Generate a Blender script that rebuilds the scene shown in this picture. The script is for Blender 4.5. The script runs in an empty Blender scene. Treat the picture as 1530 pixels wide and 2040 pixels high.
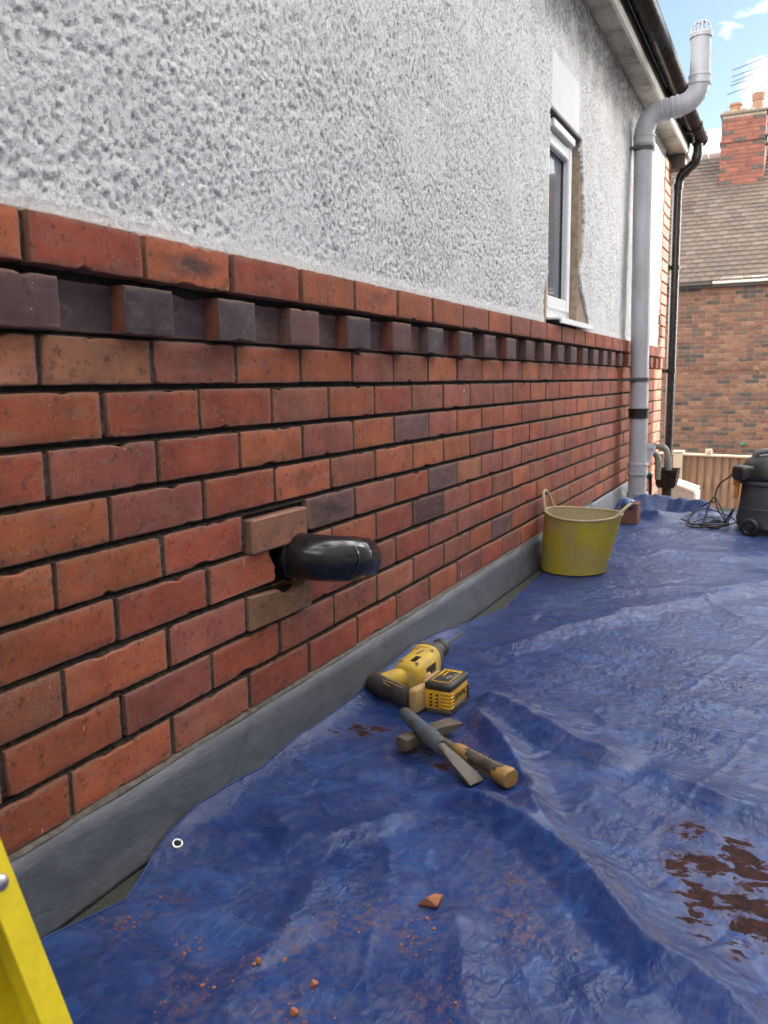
import bpy, bmesh, math, random
import numpy as np
from mathutils import Vector, Matrix
PI = math.pi
R = math.radians
random.seed(7)
RNG = np.random.default_rng(11)
SC = bpy.context.scene
COL = SC.collection

# ------------------------------------------------------------------ camera
cd = bpy.data.cameras.new('camera')
cam = bpy.data.objects.new('camera', cd)
COL.objects.link(cam)
cr = (0.8959068, 0.4440174, -0.0141257)
cu = (-0.0565367, 0.1454991, 0.9877417)
cb = (0.4406298, -0.8841259, 0.1554569)
cam.matrix_world = Matrix(((cr[0], cu[0], cb[0], 0.95142), (cr[1], cu[1], cb[1], -1.06041),
                           (cr[2], cu[2], cb[2], 0.79605), (0, 0, 0, 1)))
cd.sensor_fit = 'VERTICAL'
cd.sensor_height = 24.0
cd.lens = 24.0 * 1631.48 / 2040.0
cd.clip_start = 0.02
cd.clip_end = 2000
cd.dof.use_dof = True
cd.dof.focus_distance = 2.0
cd.dof.aperture_fstop = 5.0
SC.camera = cam

# ------------------------------------------------------------------ world and sun
SUN_EL = R(28)
SUN_DIR = Vector((0.75, 0.66, 0)).normalized()
SUN_VEC = Vector((SUN_DIR.x * math.cos(SUN_EL), SUN_DIR.y * math.cos(SUN_EL), math.sin(SUN_EL)))
W = bpy.data.worlds.new('World')
SC.world = W
W.use_nodes = True
wn, wl = W.node_tree.nodes, W.node_tree.links
wn.clear()
wo = wn.new('ShaderNodeOutputWorld')
bg = wn.new('ShaderNodeBackground')
sky = wn.new('ShaderNodeTexSky')
sky.sky_type = 'NISHITA'
sky.sun_disc = False
sky.sun_elevation = SUN_EL
sky.sun_rotation = math.atan2(SUN_DIR.x, SUN_DIR.y)
sky.air_density = 1.0
sky.dust_density = 1.0
tc = wn.new('ShaderNodeTexCoord')
mp = wn.new('ShaderNodeMapping')
mp.inputs['Scale'].default_value = (1, 1, 2.2)
mp.inputs['Location'].default_value = (5.95, 3.16, 2.40)
nz = wn.new('ShaderNodeTexNoise')
nz.inputs['Scale'].default_value = 2.6
nz.inputs['Detail'].default_value = 7
nz.inputs['Roughness'].default_value = 0.55
rp = wn.new('ShaderNodeValToRGB')
rp.color_ramp.elements[0].position = 0.395
rp.color_ramp.elements[0].color = (0, 0, 0, 1)
rp.color_ramp.elements[1].position = 0.60
rp.color_ramp.elements[1].color = (1, 1, 1, 1)
mx = wn.new('ShaderNodeMix')
mx.data_type = 'RGBA'
CLOUD = (1.02, 1.0, 0.965, 1)
bw = wn.new('ShaderNodeRGBToBW')          # clouds glow more towards the sun, as the clear sky does
wl.new(sky.outputs['Color'], bw.inputs['Color'])
ca = wn.new('ShaderNodeMath'); ca.operation = 'MULTIPLY_ADD'
ca.inputs[1].default_value = 6.4
ca.inputs[2].default_value = 22.0
wl.new(bw.outputs['Val'], ca.inputs[0])
cc = wn.new('ShaderNodeVectorMath'); cc.operation = 'SCALE'
cc.inputs[0].default_value = CLOUD[:3]
wl.new(ca.outputs[0], cc.inputs['Scale'])
wl.new(cc.outputs[0], mx.inputs[7])
wl.new(tc.outputs['Generated'], mp.inputs['Vector'])
wl.new(mp.outputs['Vector'], nz.inputs['Vector'])
wl.new(nz.outputs['Fac'], rp.inputs['Fac'])
wl.new(rp.outputs['Color'], mx.inputs[0])
wl.new(sky.outputs['Color'], mx.inputs[6])
wl.new(mx.outputs[2], bg.inputs['Color'])
bg.inputs['Strength'].default_value = 0.048
wl.new(bg.outputs['Background'], wo.inputs['Surface'])

sd = bpy.data.lights.new('sun', 'SUN')
sd.energy = 3.2
sd.angle = R(0.53)
sd.color = (1.0, 0.95, 0.87)
sun = bpy.data.objects.new('sun', sd)
COL.objects.link(sun)
sun.rotation_euler = SUN_VEC.to_track_quat('Z', 'Y').to_euler()
sun.location = (20, -12, 20)

SC.view_settings.view_transform = 'Standard'
SC.view_settings.look = 'None'
SC.view_settings.gamma = 1
SC.view_settings.use_curve_mapping = False
SC.view_settings.exposure = 2.32
SC.render.engine = 'CYCLES'

# ------------------------------------------------------------------ numpy noise
_perm = np.random.default_rng(3).permutation(4096)
_ang = np.random.default_rng(4).random(4096) * 2 * PI
_gx, _gy = np.cos(_ang), np.sin(_ang)

def perlin(x, y, seed=0):
    x = np.asarray(x, float) + seed * 17.31
    y = np.asarray(y, float) + seed * 9.77
    xi = np.floor(x).astype(int)
    yi = np.floor(y).astype(int)
    xf, yf = x - xi, y - yi
    u = xf * xf * xf * (xf * (xf * 6 - 15) + 10)
    v = yf * yf * yf * (yf * (yf * 6 - 15) + 10)
    def g(ix, iy, dx, dy):
        h = _perm[(_perm[ix & 4095] + iy) & 4095]
        return _gx[h] * dx + _gy[h] * dy
    a = g(xi, yi, xf, yf)
    b = g(xi + 1, yi, xf - 1, yf)
    c = g(xi, yi + 1, xf, yf - 1)
    d = g(xi + 1, yi + 1, xf - 1, yf - 1)
    return ((a + u * (b - a)) + v * ((c + u * (d - c)) - (a + u * (b - a)))) * 1.5

def fbm(x, y, oct=4, seed=0, gain=0.5):
    s, a, f = 0, 1.0, 1.0
    for o in range(oct):
        s = s + a * perlin(np.asarray(x) * f, np.asarray(y) * f, seed + o)
        a *= gain
        f *= 2.03
    return s

def sstep(a, b, x):
    t = np.clip((np.asarray(x, float) - a) / (b - a), 0, 1)
    return t * t * (3 - 2 * t)

# ------------------------------------------------------------------ object helpers
ORG = {}

def props(o, label=None, cat=None, group=None, kind=None):
    if label: o['label'] = label
    if cat: o['category'] = cat
    if group: o['group'] = group
    if kind: o['kind'] = kind
    return o

def thing(name, label, cat, loc=(0, 0, 0), group=None):
    o = bpy.data.objects.new(name, None)
    o.empty_display_size = 0.05
    COL.objects.link(o)
    o.location = loc
    ORG[o.name] = Vector(loc)
    return props(o, label, cat, group)

def org(o):
    return ORG.get(o.name, Vector((0, 0, 0))) if o else Vector((0, 0, 0))

def link(name, me, mat, parent=None, at=None):
    """at: world position of the mesh's own origin; mesh vertices are local to it"""
    o = bpy.data.objects.new(name, me)
    COL.objects.link(o)
    if mat is not None and not me.materials:
        me.materials.append(mat)
    w = Vector(at) if at is not None else Vector((0, 0, 0))
    if parent:
        o.parent = parent
        o.location = w - org(parent)
    else:
        o.location = w
    ORG[o.name] = w
    return o

def shade(me, ang=35):
    n = len(me.polygons)
    if ang is None:
        return
    me.polygons.foreach_set('use_smooth', [True] * n)
    if ang < 180:
        me.set_sharp_from_angle(angle=R(ang))

def pymesh(name, V, F, ang=35):
    me = bpy.data.meshes.new(name)
    me.from_pydata([tuple(v) for v in V], [], [tuple(f) for f in F])
    me.update()
    shade(me, ang)
    return me

class MB:
    """collects shapes in world coordinates, links them as ONE mesh object"""
    def __init__(s):
        s.V, s.F = [], []
    def add(s, V, F):
        b = len(s.V)
        s.V += [tuple(v) for v in V]
        s.F += [tuple(i + b for i in f) for f in F]
        return s
    def bm(s, bm):
        bm.verts.index_update()
        s.add([v.co[:] for v in bm.verts], [[v.index for v in f.verts] for f in bm.faces])
        bm.free()
        return s
    def box(s, c, size, rot=None, bev=0.0, seg=1):
        bm = bmesh.new()
        bmesh.ops.create_cube(bm, size=1)
        bmesh.ops.scale(bm, vec=size, verts=bm.verts)
        if bev > 0:
            bmesh.ops.bevel(bm, geom=bm.edges[:], offset=bev, segments=seg, affect='EDGES', profile=0.5)
        if rot is not None:
            bmesh.ops.transform(bm, matrix=rot.to_4x4(), verts=bm.verts)
        bmesh.ops.translate(bm, vec=c, verts=bm.verts)
        return s.bm(bm)
    def b2(s, lo, hi, bev=0.0, seg=1):
        return s.box([(a + b) / 2 for a, b in zip(lo, hi)], [b - a for a, b in zip(lo, hi)], None, bev, seg)
    def tube(s, path, rad, n=12, caps=True, squash=1.0, up=None):
        P = [Vector(p) for p in path]
        rad = rad if hasattr(rad, '__len__') else [rad] * len(P)
        V, F = [], []
        t0 = (P[1] - P[0]).normalized()
        ref = Vector(up) if up else (Vector((0, 0, 1)) if abs(t0.z) < 0.9 else Vector((1, 0, 0)))
        x = t0.cross(ref).normalized()
        for i, p in enumerate(P):
            t = ((P[min(i + 1, len(P) - 1)] - P[max(i - 1, 0)])).normalized()
            x = (x - t * x.dot(t)).normalized()
            y = t.cross(x)
            for k in range(n):
                a = 2 * PI * k / n
                V.append(p + x * (math.cos(a) * rad[i]) + y * (math.sin(a) * rad[i] * squash))
        for i in range(len(P) - 1):
            for k in range(n):
                F.append((i * n + k, i * n + (k + 1) % n, (i + 1) * n + (k + 1) % n, (i + 1) * n + k))
        if caps:
            F.append(tuple(range(n - 1, -1, -1)))
            F.append(tuple((len(P) - 1) * n + k for k in range(n)))
        return s.add(V, F)
    def lathe(s, prof, c=(0, 0, 0), axis=(0, 0, 1), n=32):
        """prof: list of (r, h) along axis"""
        ax = Vector(axis).normalized()
        q = Vector((0, 0, 1)).rotation_difference(ax)
        V, F = [], []
        for r, h in prof:
            for k in range(n):
                a = 2 * PI * k / n
                V.append(Vector(c) + q @ Vector((r * math.cos(a), r * math.sin(a), h)))
        for i in range(len(prof) - 1):
            for k in range(n):
                F.append((i * n + k, i * n + (k + 1) % n, (i + 1) * n + (k + 1) % n, (i + 1) * n + k))
        return s.add(V, F)
    def prism(s, poly, frame, h0, h1, bev=0.0):
        """poly in 2-D; frame = (origin, ax, ay, an)"""
        o, ax, ay, an = [Vector(a) for a in frame]
        bm = bmesh.new()
        a = [bm.verts.new(o + ax * p[0] + ay * p[1] + an * h0) for p in poly]
        b = [bm.verts.new(o + ax * p[0] + ay * p[1] + an * h1) for p in poly]
        n = len(poly)
        caps = [bm.faces.new(a[::-1]), bm.faces.new(b)]
        for i in range(n):
            bm.faces.new((a[i], a[(i + 1) % n], b[(i + 1) % n], b[i]))
        bmesh.ops.recalc_face_normals(bm, faces=bm.faces)
        if bev > 0:
            bmesh.ops.bevel(bm, geom=[e for e in bm.edges], offset=bev, segments=1, affect='EDGES')
        bmesh.ops.triangulate(bm, faces=[f for f in bm.faces if len(f.verts) > 4])
        return s.bm(bm)
    def build(s, name, mat, parent=None, ang=35, at=None):
        w = Vector(at) if at is not None else org(parent)
        me = bpy.data.meshes.new(name)
        me.from_pydata([(v[0] - w.x, v[1] - w.y, v[2] - w.z) for v in s.V], [], s.F)
        me.update()
        shade(me, ang)
        return link(name, me, mat, parent, w)

def crv(pts, n=8):
    """Catmull-Rom"""
    P = [Vector(p) for p in pts]
    P = [P[0] * 2 - P[1]] + P + [P[-1] * 2 - P[-2]]
    out = []
    for i in range(1, len(P) - 2):
        for k in range(n):
            t = k / n
            a, b, c, d = P[i - 1], P[i], P[i + 1], P[i + 2]
            out.append(0.5 * ((2 * b) + (c - a) * t + (2 * a - 5 * b + 4 * c - d) * t * t + (3 * b - a - 3 * c + d) * t ** 3))
    out.append(P[-2])
    return out

# ------------------------------------------------------------------ materials
class Mat:
    def __init__(s, name, color=(0.5, 0.5, 0.5), rough=0.6, metal=0.0, spec=0.5, coat=0.0):
        s.m = bpy.data.materials.new(name)
        s.m.use_nodes = True
        s.t = s.m.node_tree
        s.b = s.t.nodes['Principled BSDF']
        s.set('Base Color', (*color, 1) if len(color) == 3 else color)
        s.set('Roughness', rough)
        s.set('Metallic', metal)
        s.set('Specular IOR Level', spec)
        s.set('Coat Weight', coat)
    def set(s, k, v):
        i = s.b.inputs[k]
        if hasattr(v, 'links') or isinstance(v, bpy.types.NodeSocket):
            s.t.links.new(v, i)
        else:
            i.default_value = v
    def nd(s, typ, ins=None, **kw):
        n = s.t.nodes.new(typ)
        for k, v in kw.items():
            setattr(n, k, v)
        for k, v in (ins or {}).items():
            if isinstance(v, bpy.types.NodeSocket):
                s.t.links.new(v, n.inputs[k])
            else:
                n.inputs[k].default_value = v
        return n
    def coord(s, kind='Object'):
        return s.nd('ShaderNodeTexCoord').outputs[kind]
    def map(s, vec, scale=(1, 1, 1), loc=(0, 0, 0), rot=(0, 0, 0)):
        return s.nd('ShaderNodeMapping', {'Vector': vec, 'Scale': scale, 'Location': loc, 'Rotation': rot}).outputs[0]
    def noise(s, vec, scale, detail=4, rough=0.55, dist=0.0):
        return s.nd('ShaderNodeTexNoise', {'Vector': vec, 'Scale': scale, 'Detail': detail, 'Roughness': rough, 'Distortion': dist}).outputs['Fac']
    def ramp(s, fac, a, b, ca=(0, 0, 0, 1), cb=(1, 1, 1, 1)):
        n = s.nd('ShaderNodeValToRGB', {'Fac': fac})
        e = n.color_ramp.elements
        e[0].position, e[1].position = a, b
        e[0].color, e[1].color = ca, cb
        return n.outputs['Color']
    def rng(s, v, a, b, c=0.0, d=1.0):
        n = s.nd('ShaderNodeMapRange', {0: v, 1: a, 2: b, 3: c, 4: d})
        n.clamp = True
        return n.outputs[0]
    def mix(s, fac, a, b, mode='MIX'):
        n = s.nd('ShaderNodeMix', data_type='RGBA', blend_type=mode)
        for i, v in ((0, fac), (6, a), (7, b)):
            if isinstance(v, bpy.types.NodeSocket):
                s.t.links.new(v, n.inputs[i])
            else:
                n.inputs[i].default_value = (*v, 1) if (hasattr(v, '__len__') and len(v) == 3) else v
        return n.outputs[2]
    def math(s, op, a, b=0.0, clamp=False):
        n = s.nd('ShaderNodeMath', operation=op)
        n.use_clamp = clamp
        for i, v in ((0, a), (1, b)):
            if isinstance(v, bpy.types.NodeSocket):
                s.t.links.new(v, n.inputs[i])
            else:
                n.inputs[i].default_value = v
        return n.outputs[0]
    def bump(s, h, strength=0.5, dist=0.002, normal=None):
        ins = {'Height': h, 'Strength': strength, 'Distance': dist}
        if normal is not None:
            ins['Normal'] = normal
        o = s.nd('ShaderNodeBump', ins).outputs['Normal']
        s.set('Normal', o)
        return o
    def objrand(s):
        return s.nd('ShaderNodeObjectInfo').outputs['Random']
    def objcol(s):
        n = s.nd('ShaderNodeObjectInfo')
        return n.outputs['Color'], n.outputs['Alpha']
    def island(s):
        return s.nd('ShaderNodeNewGeometry').outputs['Random Per Island']
    def attr(s, name):
        return s.nd('ShaderNodeAttribute', attribute_name=name).outputs['Fac']

def simple(name, color, rough=0.5, metal=0.0, spec=0.5, dirt=None, dirtamt=0.4, dscale=9.0, bump=0.0, bscale=60, var=0.12, stretch=(1, 1, 1)):
    """a plain material with dirt patches, slight tone drift and fine relief"""
    m = Mat(name, color, rough, metal, spec)
    v = m.map(m.coord(), stretch)
    n1 = m.noise(v, dscale, 6, 0.62)
    n2 = m.noise(v, dscale * 7, 4, 0.6)
    c = m.mix(m.rng(n2, 0.3, 0.7), tuple(x * (1 - var) for x in color), tuple(min(1, x * (1 + var)) for x in color))
    if dirt:
        f = m.math('MULTIPLY', m.rng(m.math('ADD', m.math('MULTIPLY', n1, 0.7), m.math('MULTIPLY', n2, 0.3)), 0.42, 0.66), dirtamt)
        c = m.mix(f, c, dirt)
        m.set('Roughness', m.math('ADD', rough, m.math('MULTIPLY', f, 0.35), True))
    m.set('Base Color', c)
    if bump > 0:
        m.bump(m.noise(v, bscale, 5, 0.6), bump, 0.001)
    return m.m

def brick_mat(name, grey=(0.22, 0.17, 0.15), spots=True, scale=1.0):
    m = Mat(name, (0.3, 0.1, 0.05), 0.82, 0, 0.35)
    oc, al = m.objcol()
    rd = m.objrand()
    isl = m.island()
    comb = m.nd('ShaderNodeCombineXYZ', {0: m.math('MULTIPLY', rd, 31.0), 1: m.math('MULTIPLY', rd, 57.0), 2: m.math('MULTIPLY', isl, 13.0)}).outputs[0]
    oco = m.coord()
    v = m.nd('ShaderNodeVectorMath', {0: oco, 1: comb}, operation='ADD').outputs[0]
    n1 = m.noise(v, 11 * scale, 5, 0.6)
    n2 = m.noise(v, 60 * scale, 6, 0.65)
    n3 = m.noise(m.map(v, (1, 0.6, 1.8)), 26 * scale, 4, 0.6, 0.6)
    lig = m.mix(1.0, oc, (1.25, 1.2, 1.15), 'MULTIPLY')
    drk = m.mix(1.0, oc, (0.68, 0.66, 0.70), 'MULTIPLY')
    c = m.mix(m.rng(n1, 0.3, 0.7), drk, lig)
    # burnt heart in the middle of the face, where the bricks touched in the kiln
    sx = m.nd('ShaderNodeSeparateXYZ', {0: oco})
    ey = m.math('MULTIPLY', sx.outputs[1], 13.0)
    ez = m.math('MULTIPLY', sx.outputs[2], 42.0)
    d2 = m.math('SQRT', m.math('ADD', m.math('MULTIPLY', ey, ey), m.math('MULTIPLY', ez, ez)))
    d2 = m.math('ADD', d2, m.math('MULTIPLY', m.math('SUBTRACT', n3, 0.5), 1.6))
    heart = m.math('MULTIPLY', m.rng(d2, 1.15, 0.25), m.math('SUBTRACT', 1.0, al))
    c = m.mix(heart, c, (0.055, 0.035, 0.032))
    # weathered rim
    gn = m.nd('ShaderNodeSeparateXYZ', {0: m.coord('Generated')})
    ry = m.math('MULTIPLY', m.math('SUBTRACT', 0.5, m.math('ABSOLUTE', m.math('SUBTRACT', gn.outputs[1], 0.5))), 22.0)
    rz = m.math('MULTIPLY', m.math('SUBTRACT', 0.5, m.math('ABSOLUTE', m.math('SUBTRACT', gn.outputs[2], 0.5))), 8.0)
    rim = m.math('ADD', m.math('MINIMUM', ry, rz), 0.0 if spots else 9.0)
    rim = m.math('ADD', rim, m.math('MULTIPLY', m.math('SUBTRACT', n3, 0.5), 2.6))
    c = m.mix(m.math('MULTIPLY', m.rng(rim, 0.95, 0.15), 0.55), c, (0.225, 0.14, 0.10))
    # grey bloom, soot specks, fine grit
    c = m.mix(m.math('MULTIPLY', m.rng(n3, 0.5, 0.78), 0.42), c, grey)
    c = m.mix(m.math('MULTIPLY', m.rng(n2, 0.565, 0.68), 0.75), c, (0.055, 0.034, 0.027))
    n5 = m.noise(v, 170 * scale, 3, 0.6)
    c = m.mix(m.math('MULTIPLY', m.rng(n5, 0.58, 0.70), 0.6), c, (0.09, 0.045, 0.03))
    if spots:
        # specks and short runs of white masonry paint
        vs = m.map(v, (1, 1, 0.16))
        n4 = m.noise(vs, 135, 2, 0.4)
        n6 = m.noise(v, 7, 2, 0.5)
        c = m.mix(m.math('MULTIPLY', m.rng(n4, 0.765, 0.785), m.rng(n6, 0.44, 0.6)), c, (0.72, 0.70, 0.66))
        n7 = m.noise(v, 210, 1, 0.4)
        c = m.mix(m.math('MULTIPLY', m.rng(n7, 0.79, 0.81), 0.7), c, (0.65, 0.62, 0.58))
    # each brick of a joined mesh gets its own tone too
    tone = m.rng(isl, 0, 1, 0.72, 1.25)
    c = m.mix(1.0, c, m.nd('ShaderNodeCombineColor', {0: tone, 1: tone, 2: tone}).outputs[0], 'MULTIPLY')
    m.set('Base Color', c)
    h = m.math('ADD', m.math('MULTIPLY', n2, 0.7), m.math('MULTIPLY', m.noise(v, 240 * scale, 4, 0.7), 0.5))
    h = m.math('ADD', h, m.math('MULTIPLY', n1, 0.9))
    m.bump(h, 0.55, 0.0022)
    return m.m

BRICK = brick_mat('wall_brick')
FARBRICK = brick_mat('mottled_stock_brick', grey=(0.30, 0.22, 0.15), spots=False, scale=0.8)

def mortar_mat(name, a, b, scale=40):
    m = Mat(name, a, 0.95, 0, 0.2)
    v = m.coord()
    n = m.noise(v, scale, 6, 0.7)
    m.set('Base Color', m.mix(m.rng(n, 0.35, 0.68), a, b))
    m.bump(m.noise(v, scale * 5, 5, 0.7), 0.9, 0.003)
    return m.m
MORTAR_DARK = mortar_mat('black_ash_mortar', (0.010, 0.0095, 0.010), (0.036, 0.031, 0.029))
MORTAR_PERP = mortar_mat('weathered_grey_mortar', (0.026, 0.023, 0.022), (0.16, 0.125, 0.098), 90)
MORTAR_FAR = mortar_mat('pale_lime_mortar', (0.20, 0.165, 0.125), (0.29, 0.24, 0.185), 20)
SCREED = mortar_mat('brown_backing_render', (0.26, 0.19, 0.135), (0.46, 0.36, 0.27), 30)
POINTING = mortar_mat('grey_pointing', (0.12, 0.105, 0.088), (0.25, 0.22, 0.185), 60)

def render_mat():
    m = Mat('white_painted_roughcast', (0.76, 0.76, 0.75), 0.78, 0, 0.3)
    v = m.coord()
    n1 = m.noise(v, 5, 5, 0.6)
    n2 = m.noise(v, 120, 4, 0.6)
    c = m.mix(m.rng(n1, 0.3, 0.7), (0.78, 0.78, 0.785), (0.86, 0.86, 0.86))
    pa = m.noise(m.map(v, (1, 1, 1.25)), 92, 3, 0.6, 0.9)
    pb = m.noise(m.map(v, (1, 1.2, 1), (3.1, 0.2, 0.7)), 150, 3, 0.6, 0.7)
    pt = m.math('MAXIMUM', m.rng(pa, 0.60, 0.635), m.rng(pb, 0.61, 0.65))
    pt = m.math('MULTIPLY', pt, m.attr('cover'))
    c = m.mix(m.math('MULTIPLY', pt, 0.72), c, (0.20, 0.195, 0.19))  # dark specks painted into the colour for the small shadows in the pits
    # pit shade put into the paint colour, darker in the displaced hollows
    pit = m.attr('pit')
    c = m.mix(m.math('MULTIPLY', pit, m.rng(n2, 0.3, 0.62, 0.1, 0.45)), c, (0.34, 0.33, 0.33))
    # mottled darker band in the roughcast below the eaves and beside the pipe
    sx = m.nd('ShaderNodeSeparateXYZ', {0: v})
    band = m.math('MULTIPLY', m.attr('dark_band'), m.rng(m.noise(v, 34, 5, 0.75), 0.30, 0.56, 0.45, 1.0))
    c = m.mix(m.math('MULTIPLY', band, 0.9), c, (0.045, 0.042, 0.038))
    # rain runs and old splashes on the paint
    rn_ = m.noise(m.map(v, (1, 3.0, 0.22)), 9, 5, 0.65, 0.4)
    c = m.mix(m.math('MULTIPLY', m.rng(rn_, 0.54, 0.72), 0.22), c, (0.50, 0.49, 0.46))
    m.set('Base Color', c)
    hb_ = m.math('ADD', m.math('MULTIPLY', m.noise(v, 230, 5, 0.7), 0.8), m.math('MULTIPLY', n2, 1.3))
    hb_ = m.math('SUBTRACT', hb_, m.math('MULTIPLY', pt, 1.6))
    hb_ = m.math('MULTIPLY', hb_, m.rng(m.attr('cover'), 0.0, 0.3, 0.12, 1.0))
    m.bump(hb_, 0.75, 0.0032)
    return m.m
RENDER = render_mat()

def lead_mat():
    m = Mat('weathered_lead', (0.16, 0.17, 0.185), 0.55, 0.25, 0.5)
    v = m.coord()
    n1 = m.noise(m.map(v, (1, 0.8, 2)), 9, 7, 0.68, 0.5)
    n2 = m.noise(m.map(v, (1, 1.0, 3.0)), 34, 6, 0.7, 1.2)
    n3 = m.noise(v, 150, 4, 0.6)
    c = m.mix(m.rng(n1, 0.3, 0.72), (0.085, 0.092, 0.108), (0.175, 0.182, 0.20))
    c = m.mix(m.math('MULTIPLY', m.rng(n2, 0.55, 0.75), 0.5), c, (0.27, 0.275, 0.285))
    c = m.mix(m.math('MULTIPLY', m.rng(n2, 0.42, 0.30), 0.5), c, (0.055, 0.055, 0.06))
    c = m.mix(m.math('MULTIPLY', m.rng(n3, 0.62, 0.72), 0.4), c, (0.26, 0.22, 0.19))
    m.set('Base Color', c)
    m.set('Roughness', m.rng(n2, 0.3, 0.7, 0.45, 0.75))
    m.bump(m.math('ADD', n2, m.math('MULTIPLY', n1, 2.0)), 0.3, 0.004)
    return m.m
LEAD = lead_mat()

def tarp_mat():
    m = Mat('blue_woven_tarpaulin', (0.03, 0.06, 0.22), 0.42, 0, 0.5)
    v = m.coord()
    n1 = m.noise(v, 3.2, 6, 0.62)
    n2 = m.noise(m.map(v, (1, 1, 1), rot=(0, 0, 0.5)), 22, 7, 0.7, 0.8)
    n3 = m.noise(m.map(v, (0.12, 1, 1), rot=(0, 0, 0.25)), 160, 4, 0.6)
    n4 = m.noise(m.map(v, (1, 0.10, 1), rot=(0, 0, 0.25)), 160, 4, 0.6)
    n5 = m.noise(v, 75, 5, 0.65)
    c = m.mix(m.rng(n1, 0.3, 0.7), (0.007, 0.023, 0.098), (0.016, 0.052, 0.195))
    c = m.mix(m.rng(m.math('ADD', n3, n4), 0.85, 1.2, 0.0, 0.45), c, (0.012, 0.022, 0.10))
    # dust trodden into the weave
    d = m.math('MULTIPLY', m.rng(m.math('ADD', m.math('MULTIPLY', n1, 0.55), m.math('MULTIPLY', n2, 0.45)), 0.43, 0.62), m.rng(n5, 0.34, 0.62))
    c = m.mix(m.math('MULTIPLY', d, 0.34), c, (0.13, 0.115, 0.12))
    wp = m.noise(m.map(v, (1, 1.4, 1), rot=(0, 0, 0.7)), 8, 5, 0.6, 0.9)
    c = m.mix(m.math('MULTIPLY', m.rng(wp, 0.53, 0.60), 0.40), c, (0.032, 0.088, 0.27))  # paler blue patches: wear and sheen put into the colour
    far = m.attr('far_sheen')
    c = m.mix(m.math('MULTIPLY', far, m.rng(n2, 0.25, 0.7, 0.05, 0.22)), c, (0.09, 0.125, 0.24))  # paler towards the far end: grazing sky reflection put into the colour
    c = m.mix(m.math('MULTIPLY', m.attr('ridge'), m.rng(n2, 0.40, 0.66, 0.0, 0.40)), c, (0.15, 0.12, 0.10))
    # scratches, pale
    n6 = m.noise(m.map(v, (7, 0.5, 1), rot=(0, 0, 0.9)), 12, 3, 0.5, 1.0)
    c = m.mix(m.math('MULTIPLY', m.rng(n6, 0.69, 0.73), 0.35), c, (0.15, 0.20, 0.36))
    # red-brown brick dust and damp brick mud
    du = m.attr('dust')
    c = m.mix(m.math('MULTIPLY', du, m.rng(n5, 0.48, 0.70)), c, (0.19, 0.085, 0.045))
    st = m.attr('stain')
    nn = m.noise(m.map(v, (0.75, 1.3, 1)), 30, 7, 0.68, 0.7)
    s2 = m.math('ADD', st, m.math('MULTIPLY', m.math('SUBTRACT', nn, 0.53), 4.2))
    halo = m.rng(s2, 0.25, 0.75)
    c = m.mix(m.math('MULTIPLY', halo, 0.30), c, (0.17, 0.085, 0.05))
    wet = m.rng(s2, 0.62, 0.68)
    c = m.mix(m.math('MULTIPLY', wet, 0.93), c, m.mix(m.rng(n5, 0.35, 0.7), (0.014, 0.006, 0.004), (0.06, 0.021, 0.010)))
    m.set('Base Color', c)
    ro = m.math('ADD', m.rng(n2, 0.3, 0.7, 0.27, 0.44), m.math('MULTIPLY', d, 0.25))
    m.set('Roughness', m.math('ADD', ro, m.math('MULTIPLY', wet, 0.22)))
    m.set('Specular IOR Level', m.math('SUBTRACT', 0.30, m.math('MULTIPLY', wet, 0.24)))
    h = m.math('ADD', m.math('MULTIPLY', n3, 0.35), m.math('MULTIPLY', n4, 0.35))
    h = m.math('ADD', h, m.math('MULTIPLY', n2, 1.1))
    def ridged(sc, stretch, rot):
        q = m.noise(m.map(v, stretch, rot=(0, 0, rot)), sc, 2, 0.5, 0.6)
        return m.math('MULTIPLY', m.math('ABSOLUTE', m.math('SUBTRACT', q, 0.5)), -7.0)
    h = m.math('ADD', h, m.math('MAXIMUM', ridged(17, (1, 1, 1), 0.3), -1.0))
    h = m.math('ADD', h, m.math('MULTIPLY', m.math('MAXIMUM', ridged(42, (1, 0.8, 1), 1.1), -1.0), 0.7))
    h = m.math('ADD', h, m.math('MULTIPLY', m.math('MAXIMUM', ridged(24, (0.3, 1.6, 1), 0.25), -1.0), 0.8))
    m.bump(m.math('MULTIPLY', h, m.rng(m.noise(v, 4.5, 3, 0.5), 0.4, 0.62, 0.15, 1.0)), 0.38, 0.003)
    return m.m
TARP = tarp_mat()

FELT = mortar_mat('grey_mineral_felt', (0.045, 0.047, 0.042), (0.12, 0.12, 0.105), 220)
GROUND_M = mortar_mat('yard_concrete', (0.20, 0.19, 0.17), (0.32, 0.30, 0.27), 3)
PVC_GREY = simple('grey_pvc', (0.50, 0.51, 0.55), 0.38, dirt=(0.16, 0.15, 0.13), dirtamt=0.5, dscale=7, stretch=(1, 1, 0.35), bump=0.05)
PVC_BLACK = simple('black_pvc', (0.012, 0.012, 0.013), 0.22, dirt=(0.055, 0.05, 0.045), dirtamt=0.35, dscale=8, bump=0.06, bscale=40)
ELBOW_M = simple('black_glossy_pvc', (0.008, 0.009, 0.011), 0.13, dirt=(0.06, 0.058, 0.055), dirtamt=0.30, dscale=14, bump=0.03, bscale=30)
RUBBER = simple('black_rubber', (0.014, 0.014, 0.014), 0.55)
GUTTER_M = simple('black_gutter_pvc', (0.007, 0.007, 0.008), 0.22, spec=0.04, dirt=(0.018, 0.017, 0.016), dirtamt=0.4, dscale=5)
FASCIA_M = simple('dark_brown_fascia_paint', (0.03, 0.026, 0.024), 0.45, dirt=(0.06, 0.05, 0.045))
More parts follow.
